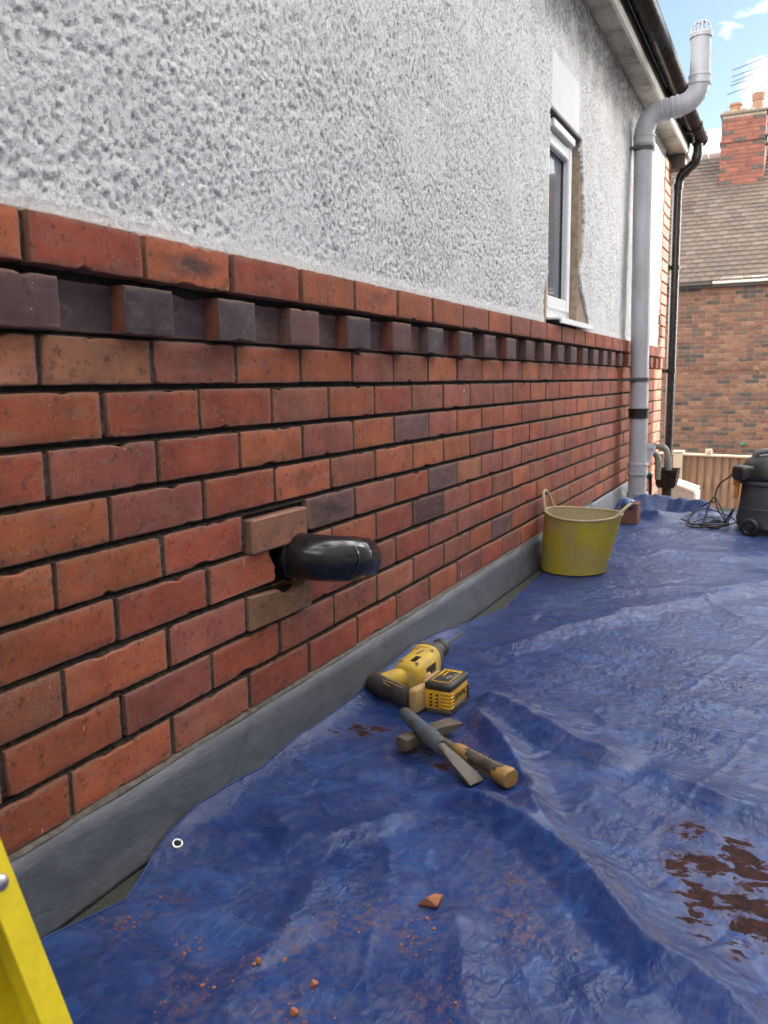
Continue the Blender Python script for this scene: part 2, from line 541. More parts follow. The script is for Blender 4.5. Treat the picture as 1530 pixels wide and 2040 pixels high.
SOFFIT_M = simple('dirty_white_soffit_paint', (0.55, 0.52, 0.46), 0.6, dirt=(0.07, 0.06, 0.05), dirtamt=0.8, dscale=6, bump=0.2)
TRIM_M = simple('white_edge_paint', (0.74, 0.71, 0.64), 0.5, dirt=(0.3, 0.26, 0.2), dirtamt=0.35, dscale=8)
UPVC = simple('white_upvc', (0.78, 0.79, 0.81), 0.3, dirt=(0.5, 0.5, 0.5), dirtamt=0.2)
UPVC_GREY = simple('grey_vent_upvc', (0.42, 0.43, 0.45), 0.4)
LINTEL = simple('dark_clay_lintel', (0.12, 0.10, 0.085), 0.8, bump=0.4)
GREYWALL = mortar_mat('grey_wall_render', (0.26, 0.257, 0.253), (0.34, 0.336, 0.33), 6)
GLASSM = Mat('window_glass', (0.10, 0.115, 0.14), 0.03, 0, 0.5).m
DARK = simple('dark_void', (0.01, 0.01, 0.01), 0.9)
STEEL = simple('galvanised_steel', (0.45, 0.45, 0.46), 0.35, 0.9)
TIMBER = simple('weathered_fence_wood', (0.26, 0.155, 0.095), 0.85, dirt=(0.085, 0.072, 0.062), dirtamt=0.9, dscale=4, bump=0.5, stretch=(6, 6, 0.6), var=0.3)
TIMBER_PALE = simple('pale_fence_wood', (0.50, 0.42, 0.31), 0.85, dirt=(0.3, 0.26, 0.2), bump=0.4, stretch=(5, 5, 0.7))

# ------------------------------------------------------------------ dimensions
BL, BH = 0.23, 0.08165
Z0 = 0.835                      # centre of the first course below the dentils
TOPZ = 1.034                    # foot of the roughcast
EAVE = 2.49
YS, YE = -1.3, 5.85             # ends of the wall
GZ = -2.3                       # yard level
HOLE = (0.335, 0.505, 0.362, 0.494)   # y0 y1 z0 z1 of the hole knocked for the pipe

# ------------------------------------------------------------------ brick meshes
def brick_mesh(L, Hh, D=0.10, r=0.0028, nx=16, nz=5, jit=0.00055, chips=2, rg=None):
    """worn brick, centred on its face; front face at x=0, y along the wall"""
    rg = rg or random
    ys = [-L / 2 + r + (L - 2 * r) * i / nx for i in range(nx + 1)]
    zs = [-Hh / 2 + r + (Hh - 2 * r) * j / nz for j in range(nz + 1)]
    V, F = [], []
    idx = {}
    for j in range(nz + 1):
        for i in range(nx + 1):
            idx[i, j] = len(V)
            V.append([rg.uniform(-1, 1) * 0.0004, ys[i], zs[j]])
    border = [(i, 0) for i in range(nx)] + [(nx, j) for j in range(nz)] + [(i, nz) for i in range(nx, 0, -1)] + [(0, j) for j in range(nz, 0, -1)]
    nb = len(border)
    push = [rg.uniform(-1, 1) * jit for _ in border]
    for _ in range(chips):
        k = rg.randrange(nb)
        a = rg.uniform(0.0015, 0.005)
        push[k] += a
        if rg.random() < 0.5: push[(k + 1) % nb] += a * rg.uniform(0.2, 0.9)
    rings = []
    def outward(i, j):
        return (-1 if i == 0 else (1 if i == nx else 0)), (-1 if j == 0 else (1 if j == nz else 0))
    for (f, x) in ((0.72, -r * 0.30), (1.0, -r), (1.0, -D)):
        ring = []
        for k, (i, j) in enumerate(border):
            oy, oz = outward(i, j)
            p = push[k]
            cx = x - (max(0, p) * 0.6 if x > -D else 0)
            s = r * f - (p if x > -D * 0.99 else 0)
            if oy and oz:
                s *= 0.82
            ring.append(len(V))
            V.append([cx, ys[i] + oy * s, zs[j] + oz * s])
        rings.append(ring)
    for k, (i, j) in enumerate(border):
        oy, oz = outward(i, j)
        p = max(0, push[k])
        V[idx[i, j]][1] -= oy * p
        V[idx[i, j]][2] -= oz * p
        V[idx[i, j]][0] -= 0.12 * p
    for j in range(nz):
        for i in range(nx):
            F.append((idx[i, j], idx[i + 1, j], idx[i + 1, j + 1], idx[i, j + 1]))
    prev = [idx[b] for b in border]
    for ring in rings:
        for k in range(nb):
            F.append((prev[k], ring[k], ring[(k + 1) % nb], prev[(k + 1) % nb]))
        prev = ring
    return V, F

def jag(poly_pts):
    return poly_pts

FULL = [pymesh('brick', *brick_mesh(BL - 0.0092, BH - 0.0112, chips=c), ang=24) for c in (0, 1, 1, 2, 2, 3, 4, 0, 1, 2, 3, 2)]
HEAD = [pymesh('brick', *brick_mesh(0.113, 0.074, D=0.13, r=0.004, nx=8, chips=c), ang=24) for c in (0, 1, 2, 1, 3)]
RECS = [pymesh('brick', *brick_mesh(0.126, 0.074, D=0.08, r=0.004, nx=5, chips=c)) for c in (0, 1)]
KILN = simple('orange_kiln_face', (0.20, 0.060, 0.036), 0.85, dirt=(0.07, 0.045, 0.042), dirtamt=0.9, dscale=26, bump=0.3)
for me in FULL + HEAD + RECS:
    me.materials.append(BRICK)
for me in HEAD[:2]:      # headers whose side was shielded in the kiln and stayed orange
    me.materials.append(KILN)
    for p in me.polygons:
        if p.normal.y < -0.85 and p.center.x < -0.004: p.material_index = 1

PAL = dict(orange=(0.345, 0.098, 0.042), red=(0.295, 0.070, 0.038), dull=(0.275, 0.085, 0.056), pale=(0.37, 0.155, 0.088),
           brown=(0.30, 0.105, 0.058), plum=(0.15, 0.075, 0.068), purple=(0.100, 0.056, 0.060), slate=(0.074, 0.056, 0.066), dark=(0.10, 0.045, 0.035))
NEAR0 = {(0, -2): 'pale', (0, -1): 'pale', (0, 0): 'dull*', (0, 1): 'orange', (0, 2): 'orange', (0, 3): 'dull',
        (1, -1): 'orange', (1, 0): 'red', (1, 1): 'red', (1, 2): 'dull', (2, -1): 'dull', (2, -2): 'red', (2, 0): 'red', (2, 1): 'orange', (2, 3): 'orange', (2, 4): 'plum',
        (3, -1): 'orange', (3, 0): 'dull', (3, 1): 'red', (3, 2): 'orange*', (3, 4): 'orange',
        (4, -2): 'orange*', (4, -1): 'orange', (4, 0): 'red', (4, 1): 'brown', (4, 2): 'plum**', (4, 3): 'dull', (4, 5): 'plum*',
        (5, -1): 'orange', (5, -2): 'orange', (5, 0): 'red', (5, 1): 'orange', (5, 5): 'dark', (6, -2): 'brown', (6, -1): 'orange', (6, 0): 'dull', (6, 1): 'pale',
        (7, -1): 'orange', (7, -2): 'brown', (7, 0): 'dull', (7, 1): 'red', (8, -2): 'orange', (8, -1): 'orange', (8, 0): 'dull', (8, 1): 'red', (8, 2): 'red'}

NEAR = {((k_, i_ - 1) if k_ % 2 else (k_, i_)): v_ for (k_, i_), v_ in NEAR0.items()}

def brick_col(key=None, k=0, y=0):
    c = NEAR.get(key)
    if c is None:
        c = random.choices(['orange', 'red', 'dull', 'brown', 'plum', 'dull*', 'red*'], [5, 7, 7, 0.8, 0.15, 0.8, 0.8])[0]
    heart = c.count('*')
    b = PAL[c.rstrip('*')]
    f = random.uniform(0.90, 1.10)
    return (b[0] * f, b[1] * f * random.uniform(0.94, 1.06), b[2] * f, {0: 1.0, 1: 0.55, 2: 0.1}[heart])

# ------------------------------------------------------------------ the house
house = thing('house', 'brick and white roughcast house along the left with one narrow window and black gutter', 'house', (0, 2.3, GZ))
bricks_left = []      # bricks beyond the ones built singly
n_single = 0

def put_brick(me, x, y, z, col, single=True, sy=1.0, sz=1.0, rz=0.0, rx=0.0, label=None):
    global n_single
    if single and n_single < 290:
        o = bpy.data.objects.new('brick', me)
        COL.objects.link(o)
        o.parent = house
        o.location = Vector((x, y, z)) - org(house)
        o.scale = (1, sy, sz)
        o.rotation_euler = (rx, 0, rz)
        o.color = col
        ORG[o.name] = Vector((x, y, z))
        if label: o['label'] = label
        n_single += 1
        return o
    bricks_left.append((me, x, y, z, sy, col))

SINGLE_Y = 4.15
for k in range(9):
    zc = Z0 - k * BH
    off = 0.0 if k % 2 == 0 else 0.5
    for i in range(-7, 26):
        y0 = (i + off) * BL
        y1 = y0 + BL
        if y1 < YS or y0 > YE - 0.02:
            continue
        y1 = min(y1, YE)
        if (k, i) in ((4, 1), (5, 0), (5, 1), (6, 1)):
            continue
        yc = (y0 + y1) / 2
        single = (yc > -0.62 and yc < SINGLE_Y)
        put_brick(random.choice(FULL), random.uniform(-0.0012, 0.0012), yc + random.uniform(-0.001, 0.001), zc + random.uniform(-0.0008, 0.0008),
                  brick_col((k, i)), single, (y1 - y0) / BL * random.uniform(0.992, 1.004), random.uniform(0.985, 1.012),
                  random.uniform(-0.004, 0.004), random.uniform(-0.004, 0.004))
# the projecting course above the dentils
tj = [-1.2, -0.965, -0.73, -0.492, -0.255, -0.029, 0.198, 0.433, 0.666, 0.9, 1.132, 1.374, 1.613, 1.856, 2.098, 2.338, 2.584, 2.82, 3.04, 3.26, 3.48, 3.70, 3.93]
while tj[-1] < YE - 0.1:
    tj.append(min(tj[-1] + 0.232, YE))
tcol = ['red', 'orange', 'dull', 'orange', 'red', 'orange**', 'red', 'orange', 'orange*', 'orange', 'orange', 'dull', 'orange', 'dull', 'dull']
for a, (y0, y1) in enumerate(zip(tj[:-1], tj[1:])):
    yc = (y0 + y1) / 2
    cname = tcol[a] if a < len(tcol) else random.choice(['orange', 'dull', 'dull', 'brown', 'red'])
    NEAR[('t', a)] = cname
    put_brick(random.choice(FULL), 0.022 + random.uniform(-0.002, 0.002), yc, 0.998, brick_col(('t', a)), (yc > -0.5 and yc < SINGLE_Y),
              (y1 - y0) / BL * (0.982 if a % 3 else 0.968), 0.975, random.uniform(-0.005, 0.005), random.uniform(-0.006, 0.006))
# dentils: projecting headers and the set-back ones between
for j in range(-5, 25):
    ye = 0.032 + 0.236 * j
    if ye > YE - 0.02:
        break
    c1 = random.choice(['purple', 'purple', 'slate', 'plum'])
    for (yc, me, x) in ((ye - 0.0565, random.choice(HEAD), 0.024), (ye + 0.0615, random.choice(RECS), -0.006)):
        c = PAL[c1 if x > 0 else random.choice(['purple', 'slate', 'plum'])]
        f = random.uniform(0.85, 1.15)
        put_brick(me, x + random.uniform(-0.003, 0.003), yc, 0.9135, (c[0] * f, c[1] * f, c[2] * f, 1.0), (yc > -0.4 and yc < SINGLE_Y),
                  1.0, 1.0, random.uniform(-0.012, 0.012))

# bricks disturbed round the hole
def special(poly, x, yc, zc, col, D, label, bev=0.0035, rz=0.0):
    mb = MB()
    mb.prism(poly, ((0, 0, 0), (0, 1, 0), (0, 0, 1), (1, 0, 0)), -D, 0.0, bev)
    me = pymesh('brick', mb.V, mb.F, 30)
    me.materials.append(BRICK)
    return put_brick(me, x, yc, zc, col, True, rz=rz, label=label)
hh = 0.0352
special([(-0.100, -hh), (0.088, -hh), (0.100, -hh + 0.004), (0.100, hh), (-0.100, hh)], 0.013, 0.345, Z0 - 4 * BH - 0.011,
        (0.36, 0.155, 0.095, 0.97), 0.10, 'pale cut brick pushed out above the black pipe', rz=-0.02)
special([(-0.110, -hh), (0.098, -hh), (0.104, -hh + 0.010), (0.100, -hh + 0.020), (0.103, -hh + 0.031), (0.095, -hh + 0.040), (0.090, -hh + 0.050), (0.083, -hh + 0.058), (0.084, hh - 0.004), (0.077, hh), (-0.110, hh)],
        0.002, 0.23, Z0 - 5 * BH, (0.325, 0.085, 0.045, 1), 0.10, 'red brick with a broken right end beside the pipe', 0.002)
arcn = [(0.040 + 0.072 * math.cos(a), 0.081 + 0.072 * math.sin(a)) for a in [PI + 0.83 + t * (PI - 1.5) / 8 for t in range(9)]]
arcn = [(y, min(z, hh)) for y, z in arcn]
special([(-0.112, -hh), (0.112, -hh), (0.112, hh - 0.008)] + arcn[::-1] + [(-0.112, hh)], 0.009, 0.345, Z0 - 6 * BH - 0.002,
        (0.36, 0.19, 0.10, 0.96), 0.10, 'yellowish brick cut to a curved notch under the pipe', 0.0025, rz=-0.03)
special([(-0.012, -hh), (0.058, -hh), (0.058, hh), (-0.032, hh), (-0.026, hh - 0.02), (-0.018, 0.0), (-0.012, -0.02)], 0.0, 0.515, Z0 - 5 * BH,
        (0.40, 0.135, 0.06, 1), 0.10, 'remnant of the broken brick right of the pipe', 0.002)

# wall bricks further off (too small to tell apart) and those below the deck at the far end
rest = MB()
for (me, x, y, z, sy, col) in bricks_left:
    rest.add([(v.co.x + x, v.co.y * sy + y, v.co.z + z) for v in me.vertices], [tuple(p.vertices) for p in me.polygons])
for k in range(9, 38):
    for i in range(17, 26):
        y0 = (i + (0 if k % 2 == 0 else 0.5)) * BL
        y1 = min(y0 + BL, YE)
        if y0 < 4.2 or y0 > YE - 0.03: continue
        rest.b2((-0.09, y0 + 0.004, Z0 - k * BH - 0.035), (0.0, y1 - 0.004, Z0 - k * BH + 0.035))
# quoin bricks up the corner beside the roughcast
for k in range(18):
    z = 1.075 + k * BH
    if z > EAVE - 0.04: break
    w = 0.312 if k % 2 else 0.330
    rest.b2((-0.10, YE - w, z - 0.035), (0.012, YE - 0.001, z + 0.035), 0.003)
ro = rest.build('brick', BRICK, house, 30)
ro.color = (0.31, 0.10, 0.055, 1)
ro['kind'] = 'stuff'

# mortar bed behind the bricks, with the hole left open
mb = MB()
xm = -0.0135
y0, y1, z0, z1 = HOLE
for (ya, yb, za, zb) in ((YS, y0, -0.05, TOPZ), (y1, YE - 0.006, -0.05, TOPZ), (y0, y1, -0.05, z0), (y0, y1, z1, TOPZ)):
    mb.b2((xm - 0.012, ya, za), (xm, yb, zb))
mb.b2((xm - 0.012, YE - 0.42, TOPZ), (xm, YE - 0.006, EAVE))
mb.b2((xm - 0.012, 4.2, GZ), (xm, YE - 0.006, -0.05))
mb.build('bed_mortar', MORTAR_DARK, house, None)
mb = MB()
for k in range(9):
    off = 0.0 if k % 2 == 0 else 0.5
    zc = Z0 - k * BH
    for i in range(-6, 26):
        y = (i + off) * BL
        if y > YE - 0.05 or (y0 - 0.02 < y < y1 + 0.02 and z0 - 0.03 < zc < z1 + 0.03): continue
        x = -random.uniform(0.003, 0.007)
        h = random.uniform(0.030, 0.037)
        mb.b2((xm + 0.0003, y - 0.006, zc - h), (x, y + 0.006, zc + h), 0.0012)
for y in tj[1:-1]:
    mb.b2((xm, y - 0.007, 0.964), (0.006 + random.uniform(0, 0.008), y + 0.007, 1.030), 0.001)
# weathered slope of mortar lying on the top arris of every course
LED = MB()
for k in range(9):
    zt = Z0 - k * BH + 0.0350
    yy_ = np.arange(YS, YE - 0.02, 0.028)
    V, F = [], []
    for i, y in enumerate(yy_):
        if HOLE[0] - 0.03 < y < HOLE[1] and k in (5, 6): a_ = 0.0
        else: a_ = 1.0
        h_ = (0.0030 + random.uniform(-0.0012, 0.0012)) * a_
        xo = -0.0035 - random.uniform(0.0, 0.0035)
        V += [(xm + 0.0002, y, zt + h_), (xo - 0.004, y, zt + 0.4 * h_), (xo, y, zt - 0.0006), (xm + 0.0002, y, zt - 0.003)]
        if i:
            b = 4 * i
            for q_ in range(3):
                F.append((b + q_ - 4, b + q_, b + q_ + 1, b + q_ - 3))
    LED.add(V, F)
mb.add(LED.V, LED.F)
mb.build('joint_mortar', MORTAR_PERP, house, None)['kind'] = 'stuff'

# dark core of the building (seen only through the hole and behind the window)
mb = MB()
mb.b2((-6.0, YS, GZ), (-0.16, YE - 0.02, EAVE + 0.02))
mb.build('inner_wall', DARK, house, None)
mb = MB()
mb.b2((-6.0, YE - 0.02, GZ), (-0.02, YE - 0.004, EAVE))
mb.b2((-6.0, YS - 0.02, GZ), (-0.02, YS - 0.0, EAVE))
mb.build('end_wall', BRICK, house, None).color = (0.3, 0.1, 0.055, 1)

# roughcast: a displaced sheet with the window opening left out
WY0, WY1, WZ0, WZ1 = 2.425, 2.96, 1.052, 1.892
RY1 = YE - 0.30
ycoord = np.concatenate([np.arange(YS, -0.45, 0.02), np.arange(-0.45, 1.3, 0.0042), np.arange(1.3, 2.38, 0.006), np.arange(2.38, 3.2, 0.006), np.arange(3.2, RY1 + 0.02, 0.0095)])
zcoord = np.concatenate([np.arange(TOPZ, 1.45, 0.0045), np.arange(1.45, EAVE + 0.004, 0.0062)])
Yg, Zg = np.meshgrid(ycoord, zcoord)
def ragged(y, z):
    """True where the roughcast has been hacked away (window and the bare strip round it)"""
    e = 0.010 * fbm(z * 22, y * 0 + 3.1, 3, 5)
    e2 = 0.016 * fbm(z * 16, y * 0 + 7.7, 4, 9)
    left = WY0 - 0.020 - 0.020 * sstep(1.85, 1.6, z) * sstep(1.25, 1.45, z) - 0.065 * sstep(1.26, 1.13, z) + e
    right = WY1 + 0.006 + 0.062 * sstep(1.88, 1.55, z) * sstep(1.33, 1.40, z) + 0.045 * sstep(1.36, 1.2, z) + 0.16 * sstep(1.26, 1.06, z) + e2
    return (z < WZ1) & (y > left) & (y < right)
cut = ragged(Yg, Zg)
flat = sstep(2.40, 2.43, Yg) * sstep(2.905, 2.885, Yg) * sstep(1.88, 1.89, Zg) * sstep(2.125, 2.11, Zg)
edge = sstep(TOPZ + 0.035, TOPZ + 0.010, Zg)
wz = fbm(Yg * 20, Zg * 20, 3, 21) * 0.25
def rough_h(Y, Z):
    dx, dz = fbm(Y * 60, Z * 60, 2, 31) * 0.35, fbm(Y * 60, Z * 60, 2, 41) * 0.35
    a = perlin(Y * 120 + dx, Z * 100 + dz, 51)
    b = perlin(Y * 74 + dx, Z * 62 + dz, 61)
    c = perlin(Y * 190, Z * 170, 71)
    cover = sstep(-0.28, 0.22, fbm(Y * 2.6, Z * 2.9, 4, 81) - 0.03 * sstep(1.7, 1.1, Z) + 0.46)
    cover = np.maximum(cover, 0.5)
    lump = sstep(-0.05, 0.38, a) * 0.6 + sstep(-0.1, 0.45, b) * 0.75 + 0.25 * sstep(0.1, 0.5, c)
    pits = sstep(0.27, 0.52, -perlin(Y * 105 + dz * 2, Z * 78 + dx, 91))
    slow = fbm(Y * 7, Z * 7, 3, 101)
    h = cover * (0.0026 * lump) + (1 - cover) * 0.0024 - 0.0036 * pits * (0.25 + 0.75 * cover) + 0.0022 * slow
    return h, pits, cover
Hh, pits, cover = rough_h(Yg, Zg)
Hh = Hh * (1 - flat) * (1 - 0.75 * edge) + flat * 0.002 + edge * 0.003
X = 0.004 + Hh
drip = TOPZ - 0.004 + 0.005 * fbm(ycoord * 30, ycoord * 0, 3, 7)
Zg2 = Zg.copy()
Zg2[0, :] = drip
nY, nZ = len(ycoord), len(zcoord)
V = np.stack([X.ravel(), Yg.ravel(), Zg2.ravel()], 1)
# lower lip folded back to the brick
lip = np.stack([np.full(nY, -0.010), ycoord, drip + 0.001], 1)
Vall = np.concatenate([V, lip]) - np.array(org(house))
I = np.arange(nY * nZ).reshape(nZ, nY)
keep = ~(cut[:-1, :-1] | cut[1:, :-1] | cut[:-1, 1:] | cut[1:, 1:])
q = np.stack([I[:-1, :-1], I[:-1, 1:], I[1:, 1:], I[1:, :-1]], -1)[keep]
L0 = nY * nZ + np.arange(nY)
q2 = np.stack([L0[:-1], L0[1:], I[0, 1:], I[0, :-1]], -1)[keep[0]]
# edges of the hacked-off patch turned back into the wall
def grid_mesh(name, V, Q):
    me = bpy.data.meshes.new(name)
    me.vertices.add(len(V))
    me.vertices.foreach_set('co', np.ascontiguousarray(V, dtype=np.float32).ravel())
    n = len(Q)
    me.loops.add(n * 4)
    me.loops.foreach_set('vertex_index', np.ascontiguousarray(Q, dtype=np.int32).ravel())
    me.polygons.add(n)
    me.polygons.foreach_set('loop_start', np.arange(n, dtype=np.int32) * 4)
    me.polygons.foreach_set('use_smooth', np.ones(n, dtype=bool))
    me.update(calc_edges=True)
    me.validate()
    return me
def fattr(me, name, arr):
    a = me.attributes.new(name, 'FLOAT', 'POINT')
    a.data.foreach_set('value', np.ascontiguousarray(arr, dtype=np.float32).ravel())
ki = keep
bound = []
for di, dj, (s, t) in ((0, -1, (0, 3)), (0, 1, (2, 1)), (-1, 0, (1, 0)), (1, 0, (3, 2))):
    nb = np.roll(ki, (-di, -dj), (0, 1))
    m = ki & ~nb
    if di == -1: m[0, :] = False
    if di == 1: m[-1, :] = False
    if dj == -1: m[:, 0] = False
    if dj == 1: m[:, -1] = False
    qq = np.stack([I[:-1, :-1], I[:-1, 1:], I[1:, 1:], I[1:, :-1]], -1)[m]
    bound += [(a[s], a[t]) for a in qq]
bound = np.array(bound)
bv = np.unique(bound)
remap = {int(v): len(Vall) + i for i, v in enumerate(bv)}
back = Vall[bv].copy()
back[:, 0] = -0.016 - org(house).x
q3 = np.array([(a, b, remap[int(b)], remap[int(a)]) for a, b in bound])
Vall = np.concatenate([Vall, back])
me = grid_mesh('roughcast_coat', Vall, np.concatenate([q, q2, q3]))
pad = len(Vall) - nY * nZ
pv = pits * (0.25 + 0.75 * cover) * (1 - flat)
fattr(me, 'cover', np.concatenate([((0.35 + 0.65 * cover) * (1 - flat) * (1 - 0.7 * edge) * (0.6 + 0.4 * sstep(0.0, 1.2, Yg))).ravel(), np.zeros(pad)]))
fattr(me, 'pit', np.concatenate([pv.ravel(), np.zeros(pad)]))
band = sstep(0.40, 0.05, (EAVE - Zg) + 0.09 * fbm(Yg * 4, Zg * 8, 4, 13)) * (0.5 + 0.5 * sstep(1.2, 2.6, Yg))
band = np.maximum(band, 0.9 * sstep(0.10, 0.0, np.abs(Yg - 4.10) + 0.03 * fbm(Yg * 8, Zg * 6, 3, 15)) * sstep(2.3, 1.6, Zg) * 0.5)  # darker strip down the wall beside the soil pipe
band = band * (1 - flat)
fattr(me, 'dark_band', np.concatenate([band.ravel(), np.zeros(pad)]))
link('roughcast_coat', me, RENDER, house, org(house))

# bare brown backing round the window, the reveals and the lintel
mb = MB()
for (ya, yb, za, zb) in ((2.30, WY0, 1.035, 1.91), (WY1, 3.24, 1.035, 1.91)):
    mb = MB()
    mb.b2((-0.15, ya, za), (-0.006, yb, zb), 0.002)
    mb.build('bare_backing', SCREED, house, None)
for i in range(5):
    mb = MB()
    mb.b2((-0.13, WY0 + 0.003 + i * 0.107, WZ1 + 0.002), (-0.002, WY0 + 0.003 + (i + 1) * 0.107 - 0.006, WZ1 + 0.05), 0.002)
    mb.build('lintel_tile', LINTEL, house, None)

# window
win = MB()
fx0, fx1 = -0.105, -0.040
def frame_boxes(mb, y0, y1, z0, z1, w, x0, x1, bev=0.003):
    mb.b2((x0, y0, z0), (x1, y0 + w, z1), bev)
    mb.b2((x0, y1 - w, z0), (x1, y1, z1), bev)
    mb.b2((x0 + 0.001, y0 + w - 0.002, z0), (x1 - 0.001, y1 - w + 0.002, z0 + w), bev)
    mb.b2((x0 + 0.001, y0 + w - 0.002, z1 - w), (x1 - 0.001, y1 - w + 0.002, z1), bev)
frame_boxes(win, WY0 + 0.002, WY1 - 0.002, WZ0 + 0.012, WZ1 - 0.004, 0.048, fx0, fx1)
wo_ = win.build('window', UPVC, house)
sash = MB()
frame_boxes(sash, WY0 + 0.047, WY1 - 0.047, WZ0 + 0.058, WZ1 - 0.050, 0.056, -0.098, -0.030, 0.006)
sash.build('sash', UPVC, wo_)
g = MB()
g.b2((-0.075, WY0 + 0.095, WZ0 + 0.108), (-0.062, WY1 - 0.095, WZ1 - 0.10))
g.build('glass', GLASSM, wo_)
g = MB()
frame_boxes(g, WY0 + 0.099, WY1 - 0.099, WZ0 + 0.110, WZ1 - 0.102, 0.005, -0.062, -0.056, 0.0)
g.build('gasket', RUBBER, wo_)
g = MB()
g.b2((-0.040, WY0 + 0.07, WZ1 - 0.048), (-0.004, WY1 - 0.10, WZ1 - 0.016), 0.003)
g.build('trickle_vent', UPVC, wo_)
g = MB()
g.b2((-0.036, WY0 + 0.078, WZ1 - 0.0505), (-0.008, WY1 - 0.108, WZ1 - 0.0475))
g.build('vent_grille', UPVC_GREY, wo_)
g = MB()
g.prism([(-0.10, 0.0), (0.040, -0.010), (0.044, -0.034), (0.036, -0.036), (0.032, -0.018), (-0.10, -0.014)],
        ((0, 0, 1.074), (1, 0, 0), (0, 0, 1), (0, 1, 0)), 2.49, 3.115, 0.0012)
g.build('sill', UPVC, wo_)

# unseen block added behind the viewpoint to darken the light from there
mb = MB()
mb.b2((-0.02, -6.0, GZ), (3.6, -2.62, 2.5))
mb.build('rear_sky_block', GREYWALL, house, None)
# eaves
g = MB()
g.b2((-0.2, YS, EAVE), (0.108, YE + 0.16, EAVE + 0.012))
g.build('soffit_board', SOFFIT_M, house, None)
g = MB()
g.b2((0.108, YS, EAVE - 0.012), (0.128, YE + 0.165, EAVE + 0.035), 0.003)
g.build('edge_trim', TRIM_M, house)
g = MB()
g.b2((0.110, YS, EAVE + 0.036), (0.126, YE + 0.16, EAVE + 0.19), 0.002)
g.build('fascia_board', FASCIA_M, house)
g = MB()
gy, gz, gr = 0.190, EAVE + 0.120, 0.060
prof = [(gr * math.cos(a), gr * math.sin(a)) for a in [PI + PI * i / 14 for i in range(15)]]
inner = [(0.93 * x, 0.93 * z) for x, z in prof[::-1]]
g.prism([(x, z) for x, z in prof + inner], ((gy, 0, gz), (1, 0, 0), (0, 0, 1), (0, 1, 0)), YS, YE + 0.10)
gut = g.build('gutter', GUTTER_M, house, 40)
for y in (-0.2, 0.9, 1.95, 3.0, 4.75, 5.55):
    g = MB()
    b = 1.10 if y != 3.0 else 1.14
    w = 0.028 if y not in (3.0, 4.75) else 0.085
    pr = [(gr * b * math.cos(a), gr * b * math.sin(a)) for a in [PI + PI * i / 14 for i in range(15)]]
    pi_ = [(gr * 1.005 * math.cos(a), gr * 1.005 * math.sin(a)) for a in [2 * PI - PI * i / 14 for i in range(15)]]
    g.prism(pr + [(gr * 1.12, 0.008)] + pi_ + [(-gr * 1.12, 0.008)], ((gy, 0, gz), (1, 0, 0), (0, 0, 1), (0, 1, 0)), y - w, y + w)
    g.build('gutter_bracket', GUTTER_M, gut, 40)
g = MB()
g.lathe([(0.0, 0), (gr * 1.10, 0), (gr * 1.10, 0.03), (gr, 0.04)], (gy, YE + 0.135, gz), (0, -1, 0), 20)
g.build('gutter_end', GUTTER_M, gut)
ROOFT = simple('brown_roof_tile', (0.13, 0.075, 0.055), 0.85, dirt=(0.08, 0.07, 0.06), bump=0.4)
g = MB()
for i in range(16):
    d = 0.16 + i * 0.26
    g.prism([(d + 0.0, d * 0.78 + 0.012), (d - 0.29, (d - 0.29) * 0.78 + 0.004), (d - 0.29, (d - 0.29) * 0.78 - 0.012), (d, d * 0.78 - 0.012)],
            ((0.02, 0, EAVE + 0.30), (-1, 0, 0), (0, 0, 1), (0, 1, 0)), YS, YE + 0.15)
g.build('roof', ROOFT, house, None)
g = MB()
g.b2((-0.25, YE - 0.005, EAVE - 0.10), (0.105, YE + 0.155, EAVE - 0.001), 0.002)
g.build('eaves_box', LINTEL, house, None)

# lead flashing in lapped lengths, and the pointing over it
def lead_piece(ya, yb, dx, top=0.139):
    n = int((yb - ya) / 0.012)
    ys = np.linspace(ya, yb, n)
    zs = np.array([top + 0.001, top - 0.004, top - 0.03, 0.09, 0.06, 0.03, 0.008, 0.001])
    Yq, Zq = np.meshgrid(ys, zs)
    Xq = dx + 0.004 + 0.012 * (1 - Zq / top) + 0.0022 * fbm(Yq * 4, Zq * 9, 4, 17) + 0.0012 * fbm(Yq * 17, Zq * 22, 3, 19)
    Zq = Zq + 0.0022 * fbm(Yq * 6, Zq * 2, 4, 23) * (Zq > 0.1)
    Xq[0] = -0.010
    nz, ny = Yq.shape
    back = Xq - 0.0018
    V = np.concatenate([np.stack([Xq.ravel(), Yq.ravel(), Zq.ravel()], 1), np.stack([back.ravel(), Yq.ravel(), Zq.ravel()], 1)])
    I = np.arange(nz * ny).reshape(nz, ny)
    J = I + nz * ny
    Q = np.stack([I[:-1, :-1], I[1:, :-1], I[1:, 1:], I[:-1, 1:]], -1).reshape(-1, 4)
    Q2 = np.stack([J[:-1, :-1], J[:-1, 1:], J[1:, 1:], J[1:, :-1]], -1).reshape(-1, 4)
    e1 = np.stack([I[:-1, 0], J[:-1, 0], J[1:, 0], I[1:, 0]], -1)
    e2 = np.stack([I[:-1, -1], I[1:, -1], J[1:, -1], J[:-1, -1]], -1)
    e3 = np.stack([I[-1, :-1], J[-1, :-1], J[-1, 1:], I[-1, 1:]], -1)
    me = grid_mesh('lead_flashing', V - np.array(org(house)), np.concatenate([Q, Q2, e1, e2, e3]))
    return link('lead_flashing', me, LEAD, house, org(house))
lead_piece(YS, 2.50, 0.002)
lead_piece(2.41, 3.35, 0.0052)
ys = np.arange(YS, 3.4, 0.015)
V, F = [], []
